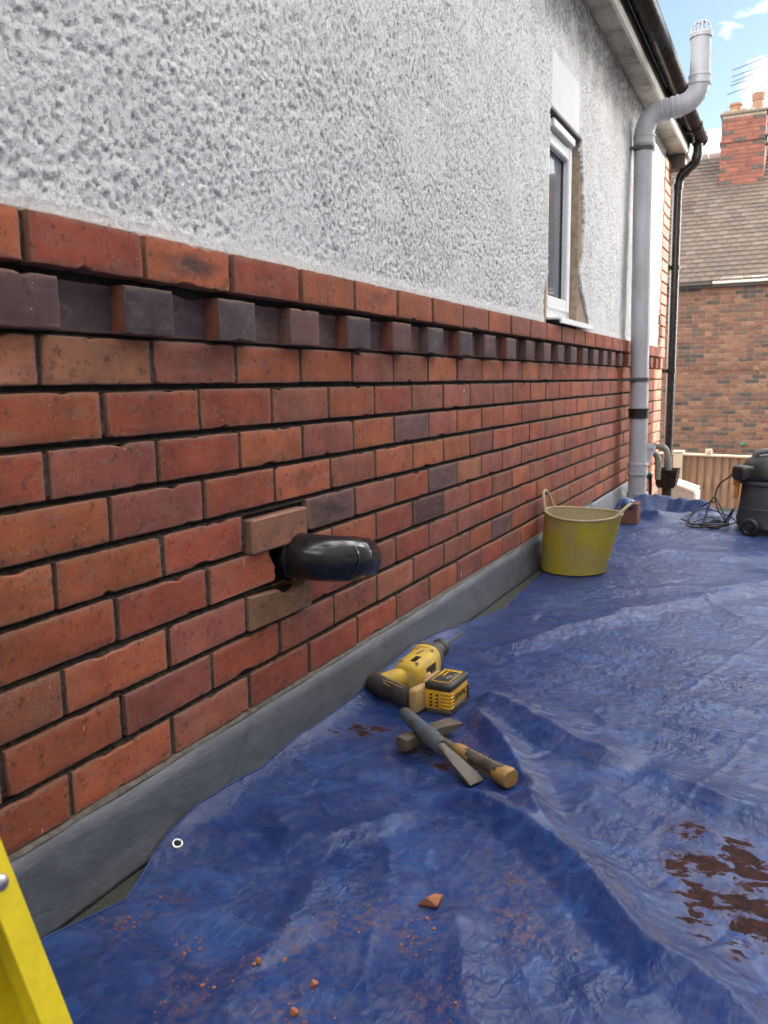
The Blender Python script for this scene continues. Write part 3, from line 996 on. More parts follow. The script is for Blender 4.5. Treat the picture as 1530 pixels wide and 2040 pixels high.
for i, y in enumerate(ys):
    w = 0.006 + 0.0035 * float(fbm(np.array([y * 9]), np.array([0.5]), 3, 3)[0])
    xf = 0.0035 + 0.002 * float(fbm(np.array([y * 14]), np.array([1.5]), 3, 4)[0])
    V += [(-0.012, y, 0.1475), (xf - 0.003, y, 0.1395 + w), (xf, y, 0.139), (-0.012, y, 0.1365)]
    if i:
        b = 4 * i
        for k in range(3):
            F.append((b + k - 4, b + k, b + k + 1, b + k - 3))
MB().add(V, F).build('pointing_strip', POINTING, house, 60)
CONC = simple('grey_concrete_block', (0.33, 0.345, 0.36), 0.85, dirt=(0.2, 0.2, 0.2), bump=0.3)
for ya, yb in ((3.35, 3.93), (3.945, 4.5)):
    g = MB()
    g.b2((-0.01, ya, -0.02), (0.012, yb, 0.132), 0.003)
    g.build('plinth_block', CONC, house)

# ------------------------------------------------------------------ flat roof and yard
g = MB()
g.b2((-0.10, -2.6, -0.16), (2.3, 4.40, -0.001))
props(g.build('flat_roof', FELT, None, None), kind='structure')
g = MB()
g.b2((0.004, -2.55, GZ), (2.25, 4.34, -0.165))
t = g.build('extension_wall', BRICK, None, None)
t.color = (0.3, 0.1, 0.055, 1)
props(t, kind='structure')
g = MB()
g.add([(-300, -300, GZ), (300, -300, GZ), (300, 300, GZ), (-300, 300, GZ)], [(0, 1, 2, 3)])
props(g.build('ground', GROUND_M, None, None), kind='structure')

# ------------------------------------------------------------------ tarpaulin
eY = np.array([-2.2, -0.9, -0.45, -0.313, -0.199, -0.11, -0.056, 0.025, 0.123, 0.233, 0.368, 0.488, 0.656, 0.76, 0.961, 1.149, 1.336, 1.5, 1.628, 1.975, 2.2, 2.6, 3.1, 3.6, 4.3])
eX = np.array([0.03, 0.05, 0.03, 0.020, 0.062, 0.034, 0.024, 0.020, 0.020, 0.022, 0.020, 0.020, 0.020, 0.020, 0.020, 0.020, 0.026, 0.05, 0.078, 0.062, 0.055, 0.03, 0.03, 0.03, 0.03])
eZ = np.array([0.003, 0.003, 0.003, 0.004, 0.004, 0.012, 0.030, 0.042, 0.036, 0.024, 0.034, 0.030, 0.030, 0.045, 0.058, 0.044, 0.016, 0.006, 0.004, 0.004, 0.004, 0.004, 0.004, 0.004, 0.004])
ty = np.concatenate([np.arange(-1.6, -0.6, 0.02), np.arange(-0.6, 1.0, 0.0044), np.arange(1.0, 2.4, 0.0075), np.arange(2.4, 4.301, 0.012)])
ex = np.interp(ty, eY, eX) + 0.0025 * fbm(ty * 9, ty * 0, 3, 2)
ez = np.interp(ty, eY, eZ)
sarr = np.concatenate([np.arange(0, 0.06, 0.003), np.arange(0.06, 1.02, 0.0046), np.linspace(1.02, 2.0, 60)])
TY, S = np.meshgrid(ty, sarr, indexing='ij')
EX, EZ = ex[:, None], ez[:, None]
TX = EX + S

FOLDS = [  # points (x, y), height, width on the near side, width on the far side
    ([(0.249, 0.816), (0.345, 0.776), (0.435, 0.709), (0.516, 0.648), (0.585, 0.615), (0.653, 0.587), (0.714, 0.57)], 0.031, 0.036, 0.075),
    ([(0.70, 0.585), (0.795, 0.542), (0.861, 0.502), (0.952, 0.471), (1.2, 0.40)], 0.019, 0.034, 0.07),
    ([(0.262, 0.76), (0.289, 0.726), (0.356, 0.644), (0.421, 0.566), (0.475, 0.493), (0.511, 0.421), (0.547, 0.347), (0.59, 0.27), (0.629, 0.22)], 0.027, 0.024, 0.035),
    ([(0.36, 0.37), (0.384, 0.348), (0.496, 0.283), (0.583, 0.237), (0.631, 0.212), (0.68, 0.168), (0.729, 0.111), (0.772, 0.06), (0.81, 0.023), (0.838, 0.0), (0.874, -0.016), (0.913, -0.047), (0.96, -0.09), (1.05, -0.17)], 0.036, 0.032, 0.055),
    ([(0.103, 0.979), (0.18, 1.145), (0.271, 1.306), (0.338, 1.466), (0.422, 1.587), (0.507, 1.777), (0.605, 1.90), (0.737, 2.083), (0.842, 2.235), (0.93, 2.441), (1.1, 2.8)], 0.015, 0.045, 0.09),
    ([(0.336, 1.042), (0.553, 1.042), (0.69, 1.015), (0.821, 0.991), (0.938, 0.997), (1.1, 0.98)], 0.006, 0.025, 0.05),
    ([(0.52, 1.378), (0.637, 1.394), (0.76, 1.369), (0.926, 1.421)], 0.007, 0.03, 0.06),
    ([(0.224, 0.023), (0.251, -0.078), (0.265, -0.159), (0.265, -0.226), (0.26, -0.265), (0.316, -0.352)], -0.014, 0.040, 0.040),
    ([(0.30, 0.02), (0.32, -0.08), (0.335, -0.16), (0.33, -0.25), (0.36, -0.36)], 0.012, 0.040, 0.035),
    ([(0.10, 0.085), (0.136, 0.107), (0.205, 0.054), (0.26, 0.079), (0.316, 0.164), (0.372, 0.244)], 0.014, 0.026, 0.035),
    ([(0.329, -0.289), (0.336, -0.258), (0.352, -0.216), (0.375, -0.169), (0.402, -0.123)], -0.008, 0.025, 0.025),
    ([(0.518, 0.025), (0.558, -0.058), (0.6, -0.141), (0.641, -0.218), (0.70, -0.32)], 0.012, 0.040, 0.035),
    ([(0.045, -0.06), (0.06, -0.02), (0.116, 0.02), (0.131, 0.09)], 0.008, 0.03, 0.03),
    ([(0.13, 0.30), (0.22, 0.33), (0.30, 0.38), (0.36, 0.37)], 0.010, 0.03, 0.04),
    ([(0.10, 0.42), (0.17, 0.44), (0.24, 0.40)], 0.007, 0.025, 0.03),
    ([(0.12, 1.45), (0.26, 1.62), (0.42, 1.72), (0.60, 1.70)], 0.010, 0.05, 0.05),
    ([(0.25, 1.98), (0.40, 2.02), (0.60, 2.15), (0.9, 2.3)], 0.008, 0.05, 0.06),
    ([(0.30, 2.75), (0.50, 2.85), (0.8, 2.80), (1.1, 2.9)], 0.012, 0.06, 0.08),
    ([(0.22, 3.3), (0.42, 3.42), (0.62, 3.36), (0.85, 3.2)], 0.014, 0.06, 0.10),
    ([(0.15, 3.85), (0.30, 3.75), (0.5, 3.85), (0.7, 3.7)], 0.045, 0.05, 0.08),
    ([(0.02, 4.02), (0.15, 4.08), (0.3, 4.12), (0.42, 4.08), (0.6, 3.98)], 0.085, 0.06, 0.08),
    ([(0.70, 0.85), (0.85, 0.80), (1.0, 0.78)], 0.005, 0.02, 0.04),
    ([(0.55, 0.80), (0.70, 0.77), (0.86, 0.70)], 0.004, 0.02, 0.03),
    ([(0.52, 1.18), (0.72, 1.19), (0.95, 1.16)], 0.004, 0.02, 0.04),
    ([(0.60, 0.46), (0.70, 0.43), (0.80, 0.39), (0.92, 0.36)], 0.006, 0.02, 0.04),
]
TZ = np.zeros_like(TX)
RIDGE_D = np.zeros_like(TX)
wx = TX + 0.006 * fbm(TX * 7, TY * 7, 2, 6)
wy = TY + 0.006 * fbm(TX * 7, TY * 7, 2, 16)
for fi, (pts, hgt, wn_, wf) in enumerate(FOLDS):
    P = np.array(pts)
    best = np.full(TX.shape, 9.0)
    side = np.zeros(TX.shape)
    tt = np.zeros(TX.shape)
    seg = np.sqrt(((P[1:] - P[:-1]) ** 2).sum(1))
    cum = np.concatenate([[0], np.cumsum(seg)])
    for a in range(len(P) - 1):
        d = P[a + 1] - P[a]
        px, py = wx - P[a, 0], wy - P[a, 1]
        t = np.clip((px * d[0] + py * d[1]) / seg[a] ** 2, 0, 1)
        dx, dy = px - t * d[0], py - t * d[1]
        dist = np.sqrt(dx * dx + dy * dy)
        m = dist < best
        best = np.where(m, dist, best)
        # near side: toward the viewer (lower y, higher x measured against the camera)
        toward = (0.95 - P[a, 0]) * (-d[1]) + (-1.06 - P[a, 1]) * d[0]
        sg = np.sign((dx * (-d[1]) + dy * d[0])) * np.sign(toward)
        side = np.where(m, sg, side)
        tt = np.where(m, (cum[a] + t * seg[a]) / cum[-1], tt)
    wdt = np.where(side > 0, wn_, wf)
    tn_ = np.clip(1 - best / (1.75 * wdt), 0, 1)
    prof = np.where(side > 0, tn_ ** 1.15, tn_ ** 1.3)
    taper = sstep(0, 0.16, tt) * sstep(1.0, 0.84, tt) * (1 + 0.25 * fbm(tt * 5, tt * 0 + fi, 2, fi))
    add = hgt * prof * taper
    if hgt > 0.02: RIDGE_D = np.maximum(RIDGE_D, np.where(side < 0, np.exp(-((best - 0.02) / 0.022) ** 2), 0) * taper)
    TZ = np.where(hgt > 0, np.maximum(TZ, 0) + add * (1 - 0.25 * np.clip(TZ / 0.03, 0, 1)) + np.minimum(TZ, 0), TZ + add)
# loose billows, creases and the crumpled weave
TZ += 0.0030 * (fbm(TX * 4.5, TY * 3.5, 3, 33) + 0.3)
def crease(s, seed, w=0.12, sx=1.0, sy=1.0, rot=0.0):
    c, n = math.cos(rot), math.sin(rot)
    a = (TX * c - TY * n) * s * sx
    b = (TX * n + TY * c) * s * sy
    f = perlin(a + 0.5 * fbm(a * 0.9, b * 0.9, 2, seed + 3), b + 0.5 * fbm(a * 0.8, b * 0.8, 2, seed + 5), seed)
    return np.maximum(0, 1 - np.abs(f) / w)
m1 = sstep(-0.15, 0.35, fbm(TX * 3, TY * 3, 3, 43))
m2 = sstep(-0.1, 0.4, fbm(TX * 5, TY * 5, 2, 53))
TZ += 0.0017 * crease(6, 111, 0.16, 1, 1, 0.4) * m1
TZ += 0.0013 * crease(15, 121, 0.18, 1, 1, 1.1) * (0.3 + 0.7 * m2)
TZ += 0.0009 * crease(31, 131, 0.22, 1, 1, 0.2) * (0.35 + 0.65 * m1)
TZ += 0.0013 * crease(16, 141, 0.2, 0.22, 2.0, -0.25) * sstep(0.5, 1.0, TY)
TZ += 0.0009 * crease(30, 151, 0.2, 0.25, 2.2, 0.15) * sstep(0.3, 0.9, TY)
rl = random.Random(77)
LINES = []
for _ in range(80):      # straight pull lines across the taut part
    x0_, y0_ = rl.uniform(0.30, 0.95), rl.uniform(0.42, 2.2)
    a_ = rl.gauss(-0.12, 0.16)
    LINES.append((x0_, y0_, a_, rl.uniform(0.10, 0.45), rl.uniform(0.0012, 0.0036) * rl.choice([1, 1, -1]), rl.uniform(0.006, 0.011)))
for _ in range(70):      # short sharp creases in the slack part
    x0_, y0_ = rl.uniform(0.05, 0.9), rl.uniform(-0.5, 0.55)
    a_ = rl.uniform(-1.5, 1.2)
    LINES.append((x0_, y0_, a_, rl.uniform(0.05, 0.20), rl.uniform(0.0015, 0.0042) * rl.choice([1, 1, -1]), rl.uniform(0.005, 0.011)))
for _ in range(60):
    x0_, y0_ = rl.uniform(0.05, 1.0), rl.uniform(1.4, 4.0)
    a_ = rl.gauss(0.1, 0.6)
    LINES.append((x0_, y0_, a_, rl.uniform(0.12, 0.5), rl.uniform(0.002, 0.006) * rl.choice([1, 1, -1]), rl.uniform(0.010, 0.02)))
for a_, x0_, y0_ in ((-0.28, 0.35, 0.62), (1.29, 0.66, -0.05), (1.29, 0.70, 0.9), (-0.28, 0.30, -0.12)):   # packing creases
    LINES.append((x0_, y0_, a_, 1.2, 0.0022, 0.006))
for x0_, y0_, a_, ln_, h_, w_ in LINES:
    m_ = (np.abs(TX - x0_) < ln_ + 0.05) & (np.abs(TY - y0_) < ln_ + 0.05)
    c_, n_ = math.cos(a_), math.sin(a_)
    u_ = ((wx - TX) * 0.25 + TX - x0_)[m_] * c_ + ((wy - TY) * 0.25 + TY - y0_)[m_] * n_
    v_ = -((wx - TX) * 0.25 + TX - x0_)[m_] * n_ + ((wy - TY) * 0.25 + TY - y0_)[m_] * c_
    f_ = np.exp(-np.abs(v_ / w_) ** 1.1) * sstep(-0.1 * ln_, 0.25 * ln_, u_) * sstep(ln_, 0.6 * ln_, u_)
    TZ[m_] += h_ * f_
TZ += 0.0006 * fbm(TX * 42, TY * 30, 3, 63)
TZ = TZ + 0.006 + 0.0 * TX
# flatten where the tools and the tub stand
def press(cx, cy, r0, r1, z=0.004):
    global TZ
    d = np.sqrt((TX - cx) ** 2 + (TY - cy) ** 2)
    f = sstep(r1, r0, d)
    TZ = TZ * (1 - f) + (z + 0.15 * (TZ - z)) * f
press(0.165, 2.32, 0.15, 0.24)
press(0.225, 0.745, 0.06, 0.10)
press(0.11, 0.76, 0.07, 0.11)
press(0.10, 0.88, 0.06, 0.10)
for px, py in ((0.24, 0.46), (0.27, 0.52), (0.29, 0.59), (0.49, 0.39), (0.43, 0.38), (0.36, 0.44), (0.41, 0.42)):
    press(px, py, 0.028, 0.055)
press(0.90, 3.6, 0.20, 0.30)
press(0.17, 3.6, 0.09, 0.14)
press(0.495, -0.005, 0.02, 0.05)
# eased up at the edge against the lead
lift = EZ * np.exp(-(S / 0.040) ** 1.5)
ed = sstep(0.0, 0.09, S)
TZ = TZ * (0.12 + 0.88 * ed) + lift
TX2 = EX + S * (1 - 0.75 * np.exp(-S / 0.02) * (EZ > 0.012)) 
# far edge dropping over the lip
fd = sstep(4.18, 4.30, TY)
TZ = TZ * (1 - fd) - 0.10 * fd
TZ = np.maximum(TZ, np.where(fd > 0.05, -1, 0.0022))
nI, nJ = TX.shape
V = np.stack([TX2.ravel(), TY.ravel(), TZ.ravel()], 1)
I = np.arange(nI * nJ).reshape(nI, nJ)
Q = np.stack([I[:-1, :-1], I[:-1, 1:], I[1:, 1:], I[1:, :-1]], -1).reshape(-1, 4)
def tarp_z(x, y):
    i = int(np.argmin(np.abs(ty - y)))
    j = int(np.argmin(np.abs(TX2[i] - x)))
    return float(TZ[i, j])
# hem rolled along the edge
hemV, hemF = [], []
hp = [(TX2[i, 0], ty[i], TZ[i, 0] + 0.0005) for i in range(nI)]
hb = MB().tube(hp, 0.0022, 6, True)
V = np.concatenate([V, np.array([tuple(v) for v in hb.V])])
hq = np.array([f for f in hb.F if len(f) == 4]) + nI * nJ
me = grid_mesh('tarpaulin', V, np.concatenate([Q, hq]))
pad = len(V) - nI * nJ
stain = np.zeros_like(TX)
for (sx, sy, sr, sa) in [(0.796, 0.37, 0.030, 0.95), (0.833, 0.379, 0.035, 1.0), (0.822, 0.262, 0.040, 1.05), (0.872, 0.28, 0.045, 1.1), (0.85, 0.22, 0.03, 0.8), (0.864, 0.175, 0.034, 1.0),
                         (0.865, 0.138, 0.03, 0.95), (0.877, 0.095, 0.026, 0.8), (0.918, 0.323, 0.050, 1.15), (0.95, 0.283, 0.055, 1.15), (0.931, 0.194, 0.048, 1.1), (0.96, 0.144, 0.055, 1.2), (0.922, 0.072, 0.03, 0.8), (1.0, 0.22, 0.06, 1.1),
                         (0.092, 0.512, 0.030, 1.0), (0.14, 0.53, 0.028, 0.95), (0.125, 0.49, 0.026, 0.85), (0.075, 0.455, 0.024, 0.8), (0.345, 0.425, 0.030, 0.75), (0.29, 0.47, 0.03, 0.8), (0.27, 0.55, 0.03, 0.65)]:
    stain = np.maximum(stain, sa * np.exp(-((TX - sx) ** 2 + (TY - sy) ** 2) / (sr * sr) * 0.75))
DUST = [(0.431, -0.075, 0.045), (0.361, -0.159, 0.035), (0.386, -0.122, 0.04), (0.22, -0.236, 0.03), (0.335, -0.229, 0.03), (0.428, -0.282, 0.05), (0.45, -0.33, 0.05), (0.277, -0.291, 0.05), (0.29, -0.34, 0.05),
        (0.591, -0.196, 0.05), (0.60, -0.24, 0.04), (0.12, -0.20, 0.04), (0.10, -0.25, 0.04), (0.50, -0.05, 0.03), (0.505, -0.10, 0.03), (0.33, 0.60, 0.04), (0.345, 0.56, 0.04), (0.36, 0.51, 0.04), (0.34, 0.64, 0.03), (0.17, 0.665, 0.03), (0.62, 0.02, 0.05), (0.66, -0.02, 0.05), (0.60, 0.10, 0.05)]
dust = np.zeros_like(TX)
for sx, sy, sr in DUST:
    dust = np.maximum(dust, np.exp(-((TX - sx) ** 2 + (TY - sy) ** 2) / (sr * sr)))
fattr(me, 'stain', np.concatenate([stain.ravel(), np.zeros(pad)]))
fattr(me, 'dust', np.concatenate([0.5 * dust.ravel(), np.zeros(pad)]))
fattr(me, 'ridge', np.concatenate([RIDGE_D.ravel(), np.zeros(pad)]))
fattr(me, 'far_sheen', np.concatenate([sstep(0.5, 2.6, TY + 0.25 * TX).ravel(), np.zeros(pad)]))
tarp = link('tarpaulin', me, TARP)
props(tarp, 'crumpled blue tarpaulin spread over the flat roof, dusty with brown damp stains', 'tarpaulin')
EYE = simple('bright_alloy_eyelet', (0.62, 0.62, 0.62), 0.3, 0.9)
def eyelet(p, nrm, r=0.0105):
    g = MB()
    g.lathe([(r * 0.52, 0.0), (r * 0.55, 0.0022), (r * 0.72, 0.0034), (r * 0.92, 0.0026), (r, 0.0)], p, nrm, 24)
    e = g.build('eyelet', EYE, tarp, 60)
    h = MB()
    h.lathe([(0.0, 0.0006), (r * 0.56, 0.0006)], p, nrm, 24)
    h.build('eyelet_hole', DARK, e, None)
def tnormal(x, y):
    d = 0.006
    return Vector((tarp_z(x - d, y) - tarp_z(x + d, y), tarp_z(x, y - d) - tarp_z(x, y + d), 2 * d)).normalized()
for ex_, ey_ in ((0.046, -0.058), (0.044, 0.705)):
    n_ = tnormal(ex_, ey_)
    eyelet(Vector((ex_, ey_, tarp_z(ex_, ey_) + 0.0012)), n_)

# loose brick crumbs lying in the folds
g = MB()
rg = random.Random(5)
for sx, sy, sr in DUST:
    for _ in range(36):
        x = sx + rg.gauss(0, sr * 0.5)
        y = sy + rg.gauss(0, sr * 0.5)
        s = min(0.0032, 0.0006 * math.exp(rg.gauss(0.25, 0.55)))
        if x < 0.06: continue
        bm = bmesh.new()
        bmesh.ops.create_icosphere(bm, subdivisions=1, radius=s)
        for v in bm.verts:
            v.co *= rg.uniform(0.6, 1.25)
            v.co.z *= 0.8
        bmesh.ops.translate(bm, vec=(x, y, tarp_z(x, y) + s * 0.45), verts=bm.verts)
        g.bm(bm)
CRUMB = simple('brick_crumb', (0.36, 0.14, 0.07), 0.95, bump=0.5)
props(g.build('brick_crumbs', CRUMB, None, None), kind='stuff', label='loose brick crumbs scattered in the tarpaulin folds')
def chunk(x, y, size, seed, label):
    rg = random.Random(seed)
    bm = bmesh.new()
    for _ in range(16):
        bm.verts.new([rg.uniform(-1, 1) * size[0] / 2, rg.uniform(-1, 1) * size[1] / 2, rg.uniform(0, 1) ** 1.5 * size[2]])
    bmesh.ops.convex_hull(bm, input=bm.verts)
    for v in [v for v in bm.verts if not v.link_faces]: bm.verts.remove(v)
    bmesh.ops.bevel(bm, geom=bm.edges[:], offset=0.0007, segments=1, affect='EDGES')
    mb = MB().bm(bm)
    z = tarp_z(x, y) - 0.001
    mb.V = [(a + x, b + y, c + z) for a, b, c in mb.V]
    o = mb.build('brick_fragment', CRUMB, None, 20, (x, y, z))
    props(o, label, 'brick fragment', 'brick fragments lying on the tarpaulin')
chunk(0.495, -0.005, (0.044, 0.030, 0.022), 4, 'largest orange brick fragment lying alone on the blue tarpaulin')
chunk(0.428, -0.285, (0.013, 0.012, 0.011), 8, 'small brick fragment among the crumbs at the bottom edge')
chunk(0.335, -0.229, (0.013, 0.010, 0.009), 9, 'small brick fragment in the fold left of the crumb line')
chunk(0.424, -0.231, (0.012, 0.011, 0.010), 10, 'small brick fragment just above the bottom crumb line')

# ------------------------------------------------------------------ black pipe elbow
el = thing('pipe_elbow', 'glossy black plastic pipe elbow sticking out of the hole in the brick wall', 'pipe', (0.0, 0.41, 0.43))
pc = Vector((0.0, 0.41, 0.43))
BR = 0.082
arc_ = [Vector((0.018 + BR * math.sin(a), 0.41 + BR * (1 - math.cos(a)), 0.43 - 0.016 * (a / (PI / 2)) ** 1.5)) for a in [i * PI / 2 / 18 for i in range(19)]]
path = [Vector((-0.12, 0.41, 0.43)), Vector((-0.02, 0.41, 0.43))] + arc_
g = MB()
g.tube(path, [0.0505] * 2 + [0.0505 - 0.001 * i / 18 for i in range(19)], 40, False)
g.build('bend', ELBOW_M, el, 60)
g = MB()
d_ = (arc_[-1] - arc_[-2]).normalized()
e0 = arc_[-1]
g.lathe([(0.0500, 0.0), (0.0482, 0.002), (0.0480, 0.0415), (0.0476, 0.042), (0.0440, 0.042), (0.0435, 0.0), (0.0435, -0.05)], e0, d_, 40)
g.build('spigot_end', ELBOW_M, el, 50)
g = MB()
g.lathe([(0.0505, 0.0), (0.0545, 0.002), (0.0552, 0.010), (0.0545, 0.017), (0.0505, 0.019)], (-0.012, 0.41, 0.43), (1, 0, 0), 40)
g.build('socket_ring', ELBOW_M, el, 50)

# ------------------------------------------------------------------ tub
TUBM = simple('dusty_yellow_rubber', (0.47, 0.37, 0.012), 0.58, dirt=(0.32, 0.26, 0.15), dirtamt=0.85, dscale=9, bump=0.1, bscale=50)
TUBIN = simple('mortar_coated_rubber', (0.40, 0.33, 0.22), 0.85, dirt=(0.46, 0.40, 0.12), dirtamt=0.4, dscale=8, bump=0.3, bscale=80)
tub = thing('rubber_tub', 'dusty yellow flexible rubber tub with two handles standing on the tarpaulin by the wall', 'tub', (0.155, 2.325, 0.004))
def tub_ring(t):
    """centre, half axes, height of the ring at t (0 base .. 1 rim)"""
    return (0.155 + 0.038 * t ** 1.2, 2.325, 0.1335 + 0.024 * t, 0.135 + 0.035 * t, 0.006 + 0.242 * t)
NT = 64
def tub_pt(t, a, inset=0.0, rib=0.0):
    cx, cy, ax, ay, z = tub_ring(t)
    dz = 0.006 * t * math.cos(2 * a) - 0.004 * t * math.cos(a)
    return (cx + (ax - inset + rib) * math.cos(a), cy + (ay - inset + rib) * math.sin(a), z + dz)
V, F = [], []
levels = []
levels.append([(tub_ring(0)[0] + 0.001 * math.cos(a), 2.325 + 0.001 * math.sin(a), 0.005) for a in [2 * PI * k / NT for k in range(NT)]])
levels.append([tub_pt(0.0, 2 * PI * k / NT, 0.012) for k in range(NT)])
for i in range(0, 66):
    t = 0.02 + 0.98 * i / 65
    rib = 0.0012 if (t < 0.80 and i % 2 == 0) else 0.0
    levels.append([tub_pt(t, 2 * PI * k / NT, 0, rib) for k in range(NT)])
for lv in levels:
    V += lv
for i in range(len(levels) - 1):
    for k in range(NT):
        F.append((i * NT + k, i * NT + (k + 1) % NT, (i + 1) * NT + (k + 1) % NT, (i + 1) * NT + k))
MB().add(V, F).build('tub_wall', TUBM, tub, 70)
V, F = [], []
lv2 = [[tub_pt(t, 2 * PI * k / NT, 0.005) for k in range(NT)] for t in (1.0, 0.9, 0.7, 0.5, 0.3, 0.1)]
lv2.append([(x, y, 0.012) for x, y, z in [tub_pt(0.04, 2 * PI * k / NT, 0.02) for k in range(NT)]])
lv2.append([(tub_ring(0)[0] + 0.001 * math.cos(a), 2.325 + 0.001 * math.sin(a), 0.014) for a in [2 * PI * k / NT for k in range(NT)]])
for lv in lv2: V += lv
for i in range(len(lv2) - 1):
    for k in range(NT):
        F.append((i * NT + k, (i + 1) * NT + k, (i + 1) * NT + (k + 1) % NT, i * NT + (k + 1) % NT))
MB().add(V, F).build('tub_lining', TUBIN, tub, 70)
g = MB()
rimp = [Vector(tub_pt(1.0, 2 * PI * k / NT, 0.0015)) + Vector((0, 0, 0.001)) for k in range(NT + 1)]
g.tube(rimp, 0.0052, 8, False)
g.build('rim', TUBIN, tub, 70)
for sgn, name in ((-1, 'handle'), (1, 'handle')):
    a0 = PI if sgn < 0 else 0.0
    pts = []
    for da in np.linspace(-0.42, 0.42, 9):
        p = Vector(tub_pt(1.0, a0 + da, 0.001))
        u_ = 1 - (abs(da) / 0.42) ** 2.6
        p += Vector((sgn * (0.010 if sgn < 0 else 0.030) * u_, 0, (0.078 if sgn < 0 else 0.046) * u_))
        pts.append(p)
    g = MB()
    g.tube(crv(pts, 4), 0.0075, 10, True, 0.8)
    g.build('handle', TUBIN, tub, 70)

def text(txt, size, origin, ax, ay, mat, parent, name='lettering', ext=0.0004):
    cu_ = bpy.data.curves.new('lettering', 'FONT')
    cu_.body = txt
    cu_.size = size
    cu_.extrude = ext
    cu_.align_x = 'CENTER'
    cu_.align_y = 'CENTER'
    to = bpy.data.objects.new('tmp_lettering', cu_)
    COL.objects.link(to)
    dg = bpy.context.evaluated_depsgraph_get()
    me = bpy.data.meshes.new_from_object(to.evaluated_get(dg))
    bpy.data.objects.remove(to)
    me.name = name
    ax, ay = Vector(ax).normalized(), Vector(ay).normalized()
    an = ax.cross(ay)
    M_ = Matrix((ax, ay, an)).transposed()
    me.transform(M_.to_4x4())
    me.materials.clear()
    return link(name, me, mat, parent, Vector(origin))

# ------------------------------------------------------------------ rotary hammer drill
DY = simple('dusty_yellow_tool_plastic', (0.66, 0.44, 0.03), 0.5, dirt=(0.42, 0.27, 0.14), dirtamt=0.95, dscale=30, bump=0.15, bscale=120)
DTAN = simple('dust_caked_plastic', (0.44, 0.28, 0.13), 0.75, dirt=(0.5, 0.36, 0.06), dirtamt=0.4, dscale=25)
DB = simple('dusty_black_tool_plastic', (0.022, 0.022, 0.022), 0.5, dirt=(0.15, 0.125, 0.10), dirtamt=0.45, dscale=22, bump=0.15, bscale=120)
DG = simple('dusty_grey_gearcase', (0.055, 0.055, 0.055), 0.55, dirt=(0.17, 0.15, 0.125), dirtamt=0.6, dscale=25, bump=0.2, bscale=120)
BATY = simple('yellow_battery_plastic', (0.72, 0.40, 0.015), 0.4, dirt=(0.5, 0.3, 0.08), dirtamt=0.4, dscale=20)
PRINT = simple('black_print', (0.012, 0.012, 0.012), 0.5)
GREYP = simple('grey_print', (0.33, 0.33, 0.33), 0.5)
STEELD = simple('worn_tool_steel', (0.095, 0.088, 0.078), 0.5, 0.4, dirt=(0.16, 0.13, 0.10), dirtamt=0.6, dscale=20, bump=0.2)
drill = thing('rotary_hammer', 'yellow and black cordless rotary hammer drill lying on its side by the lead flashing', 'drill', (0.12, 0.80, 0.004))
zb = 0.006
def pbox(mb, c, size, rotz=0.0, bev=0.008, seg=3, rx=0.0):
    mb.box(c, size, Matrix.Rotation(rotz, 3, 'Z') @ Matrix.Rotation(rx, 3, 'X'), bev, seg)
# motor housing: tapered body along +y
def loft(secs, n=20, pw=3.2):
    """secs: (cx, cy, cz, half_x, half_z) superellipse rings in planes normal to y"""
    V, F = [], []
    for (cx, cy, cz, hx, hz) in secs:
        for k in range(n):
            a = 2 * PI * k / n
            c, s = math.cos(a), math.sin(a)
            V.append((cx + hx * math.copysign(abs(c) ** (2 / pw), c), cy, cz + hz * math.copysign(abs(s) ** (2 / pw), s)))
    for i in range(len(secs) - 1):
        for k in range(n):
            F.append((i * n + k, (i + 1) * n + k, (i + 1) * n + (k + 1) % n, i * n + (k + 1) % n))
    F.append(tuple(range(n)))
    F.append(tuple((len(secs) - 1) * n + k for k in range(n - 1, -1, -1)))
    return V, F
g = MB()
g.add(*loft([(0.106, 0.742, 0.050, 0.026, 0.032), (0.107, 0.748, 0.050, 0.036, 0.040), (0.108, 0.77, 0.051, 0.041, 0.043), (0.108, 0.84, 0.051, 0.042, 0.044), (0.104, 0.872, 0.052, 0.041, 0.044), (0.100, 0.886, 0.052, 0.040, 0.043)]))
body = g.build('motor_housing', DY, drill, 50)
for i in range(4):
    g = MB(); pbox(g, (0.118, 0.768 + i * 0.010, 0.0950), (0.016, 0.005, 0.003), 0, 0.001, 1); g.build('air_slot', PRINT, body, 40)
for i in range(5):
    g = MB(); pbox(g, (0.1497, 0.785 + i * 0.012, 0.060), (0.004, 0.005, 0.028), 0, 0.001, 1); g.build('air_slot', PRINT, body, 40)
# rear D frame: yellow shoulder then the black grip
g = MB()
g.tube(crv([(0.100, 0.765, 0.052), (0.085, 0.735, 0.052), (0.066, 0.712, 0.050), (0.046, 0.702, 0.047)], 6), [0.028, 0.0275, 0.027, 0.0265, 0.026, 0.0255, 0.025, 0.0245, 0.024, 0.0235, 0.023, 0.0225, 0.022, 0.0215, 0.021, 0.0205, 0.020, 0.020, 0.020], 16, True, 1.05)
g.build('rear_shoulder', DY, drill, 60)
g = MB()
gp = crv([(0.028, 0.726, 0.046), (0.042, 0.706, 0.044), (0.066, 0.694, 0.042), (0.10, 0.684, 0.040), (0.135, 0.672, 0.038), (0.165, 0.662, 0.037)], 6)
rr = [0.012 + 0.0125 * min(1, i / 5) + 0.002 * math.sin(i / len(gp) * 7) for i in range(len(gp))]
g.tube(gp, rr, 16, True, 1.1)
grip = g.build('grip', DB, drill, 60)
g = MB()
for off_ in (0.0, 0.012):
    g.tube([Vector(p) + Vector((0.0, 0.002 - off_, 0.0255 - off_ * 0.12)) for p in gp[8:-6]], 0.0011, 5, True)
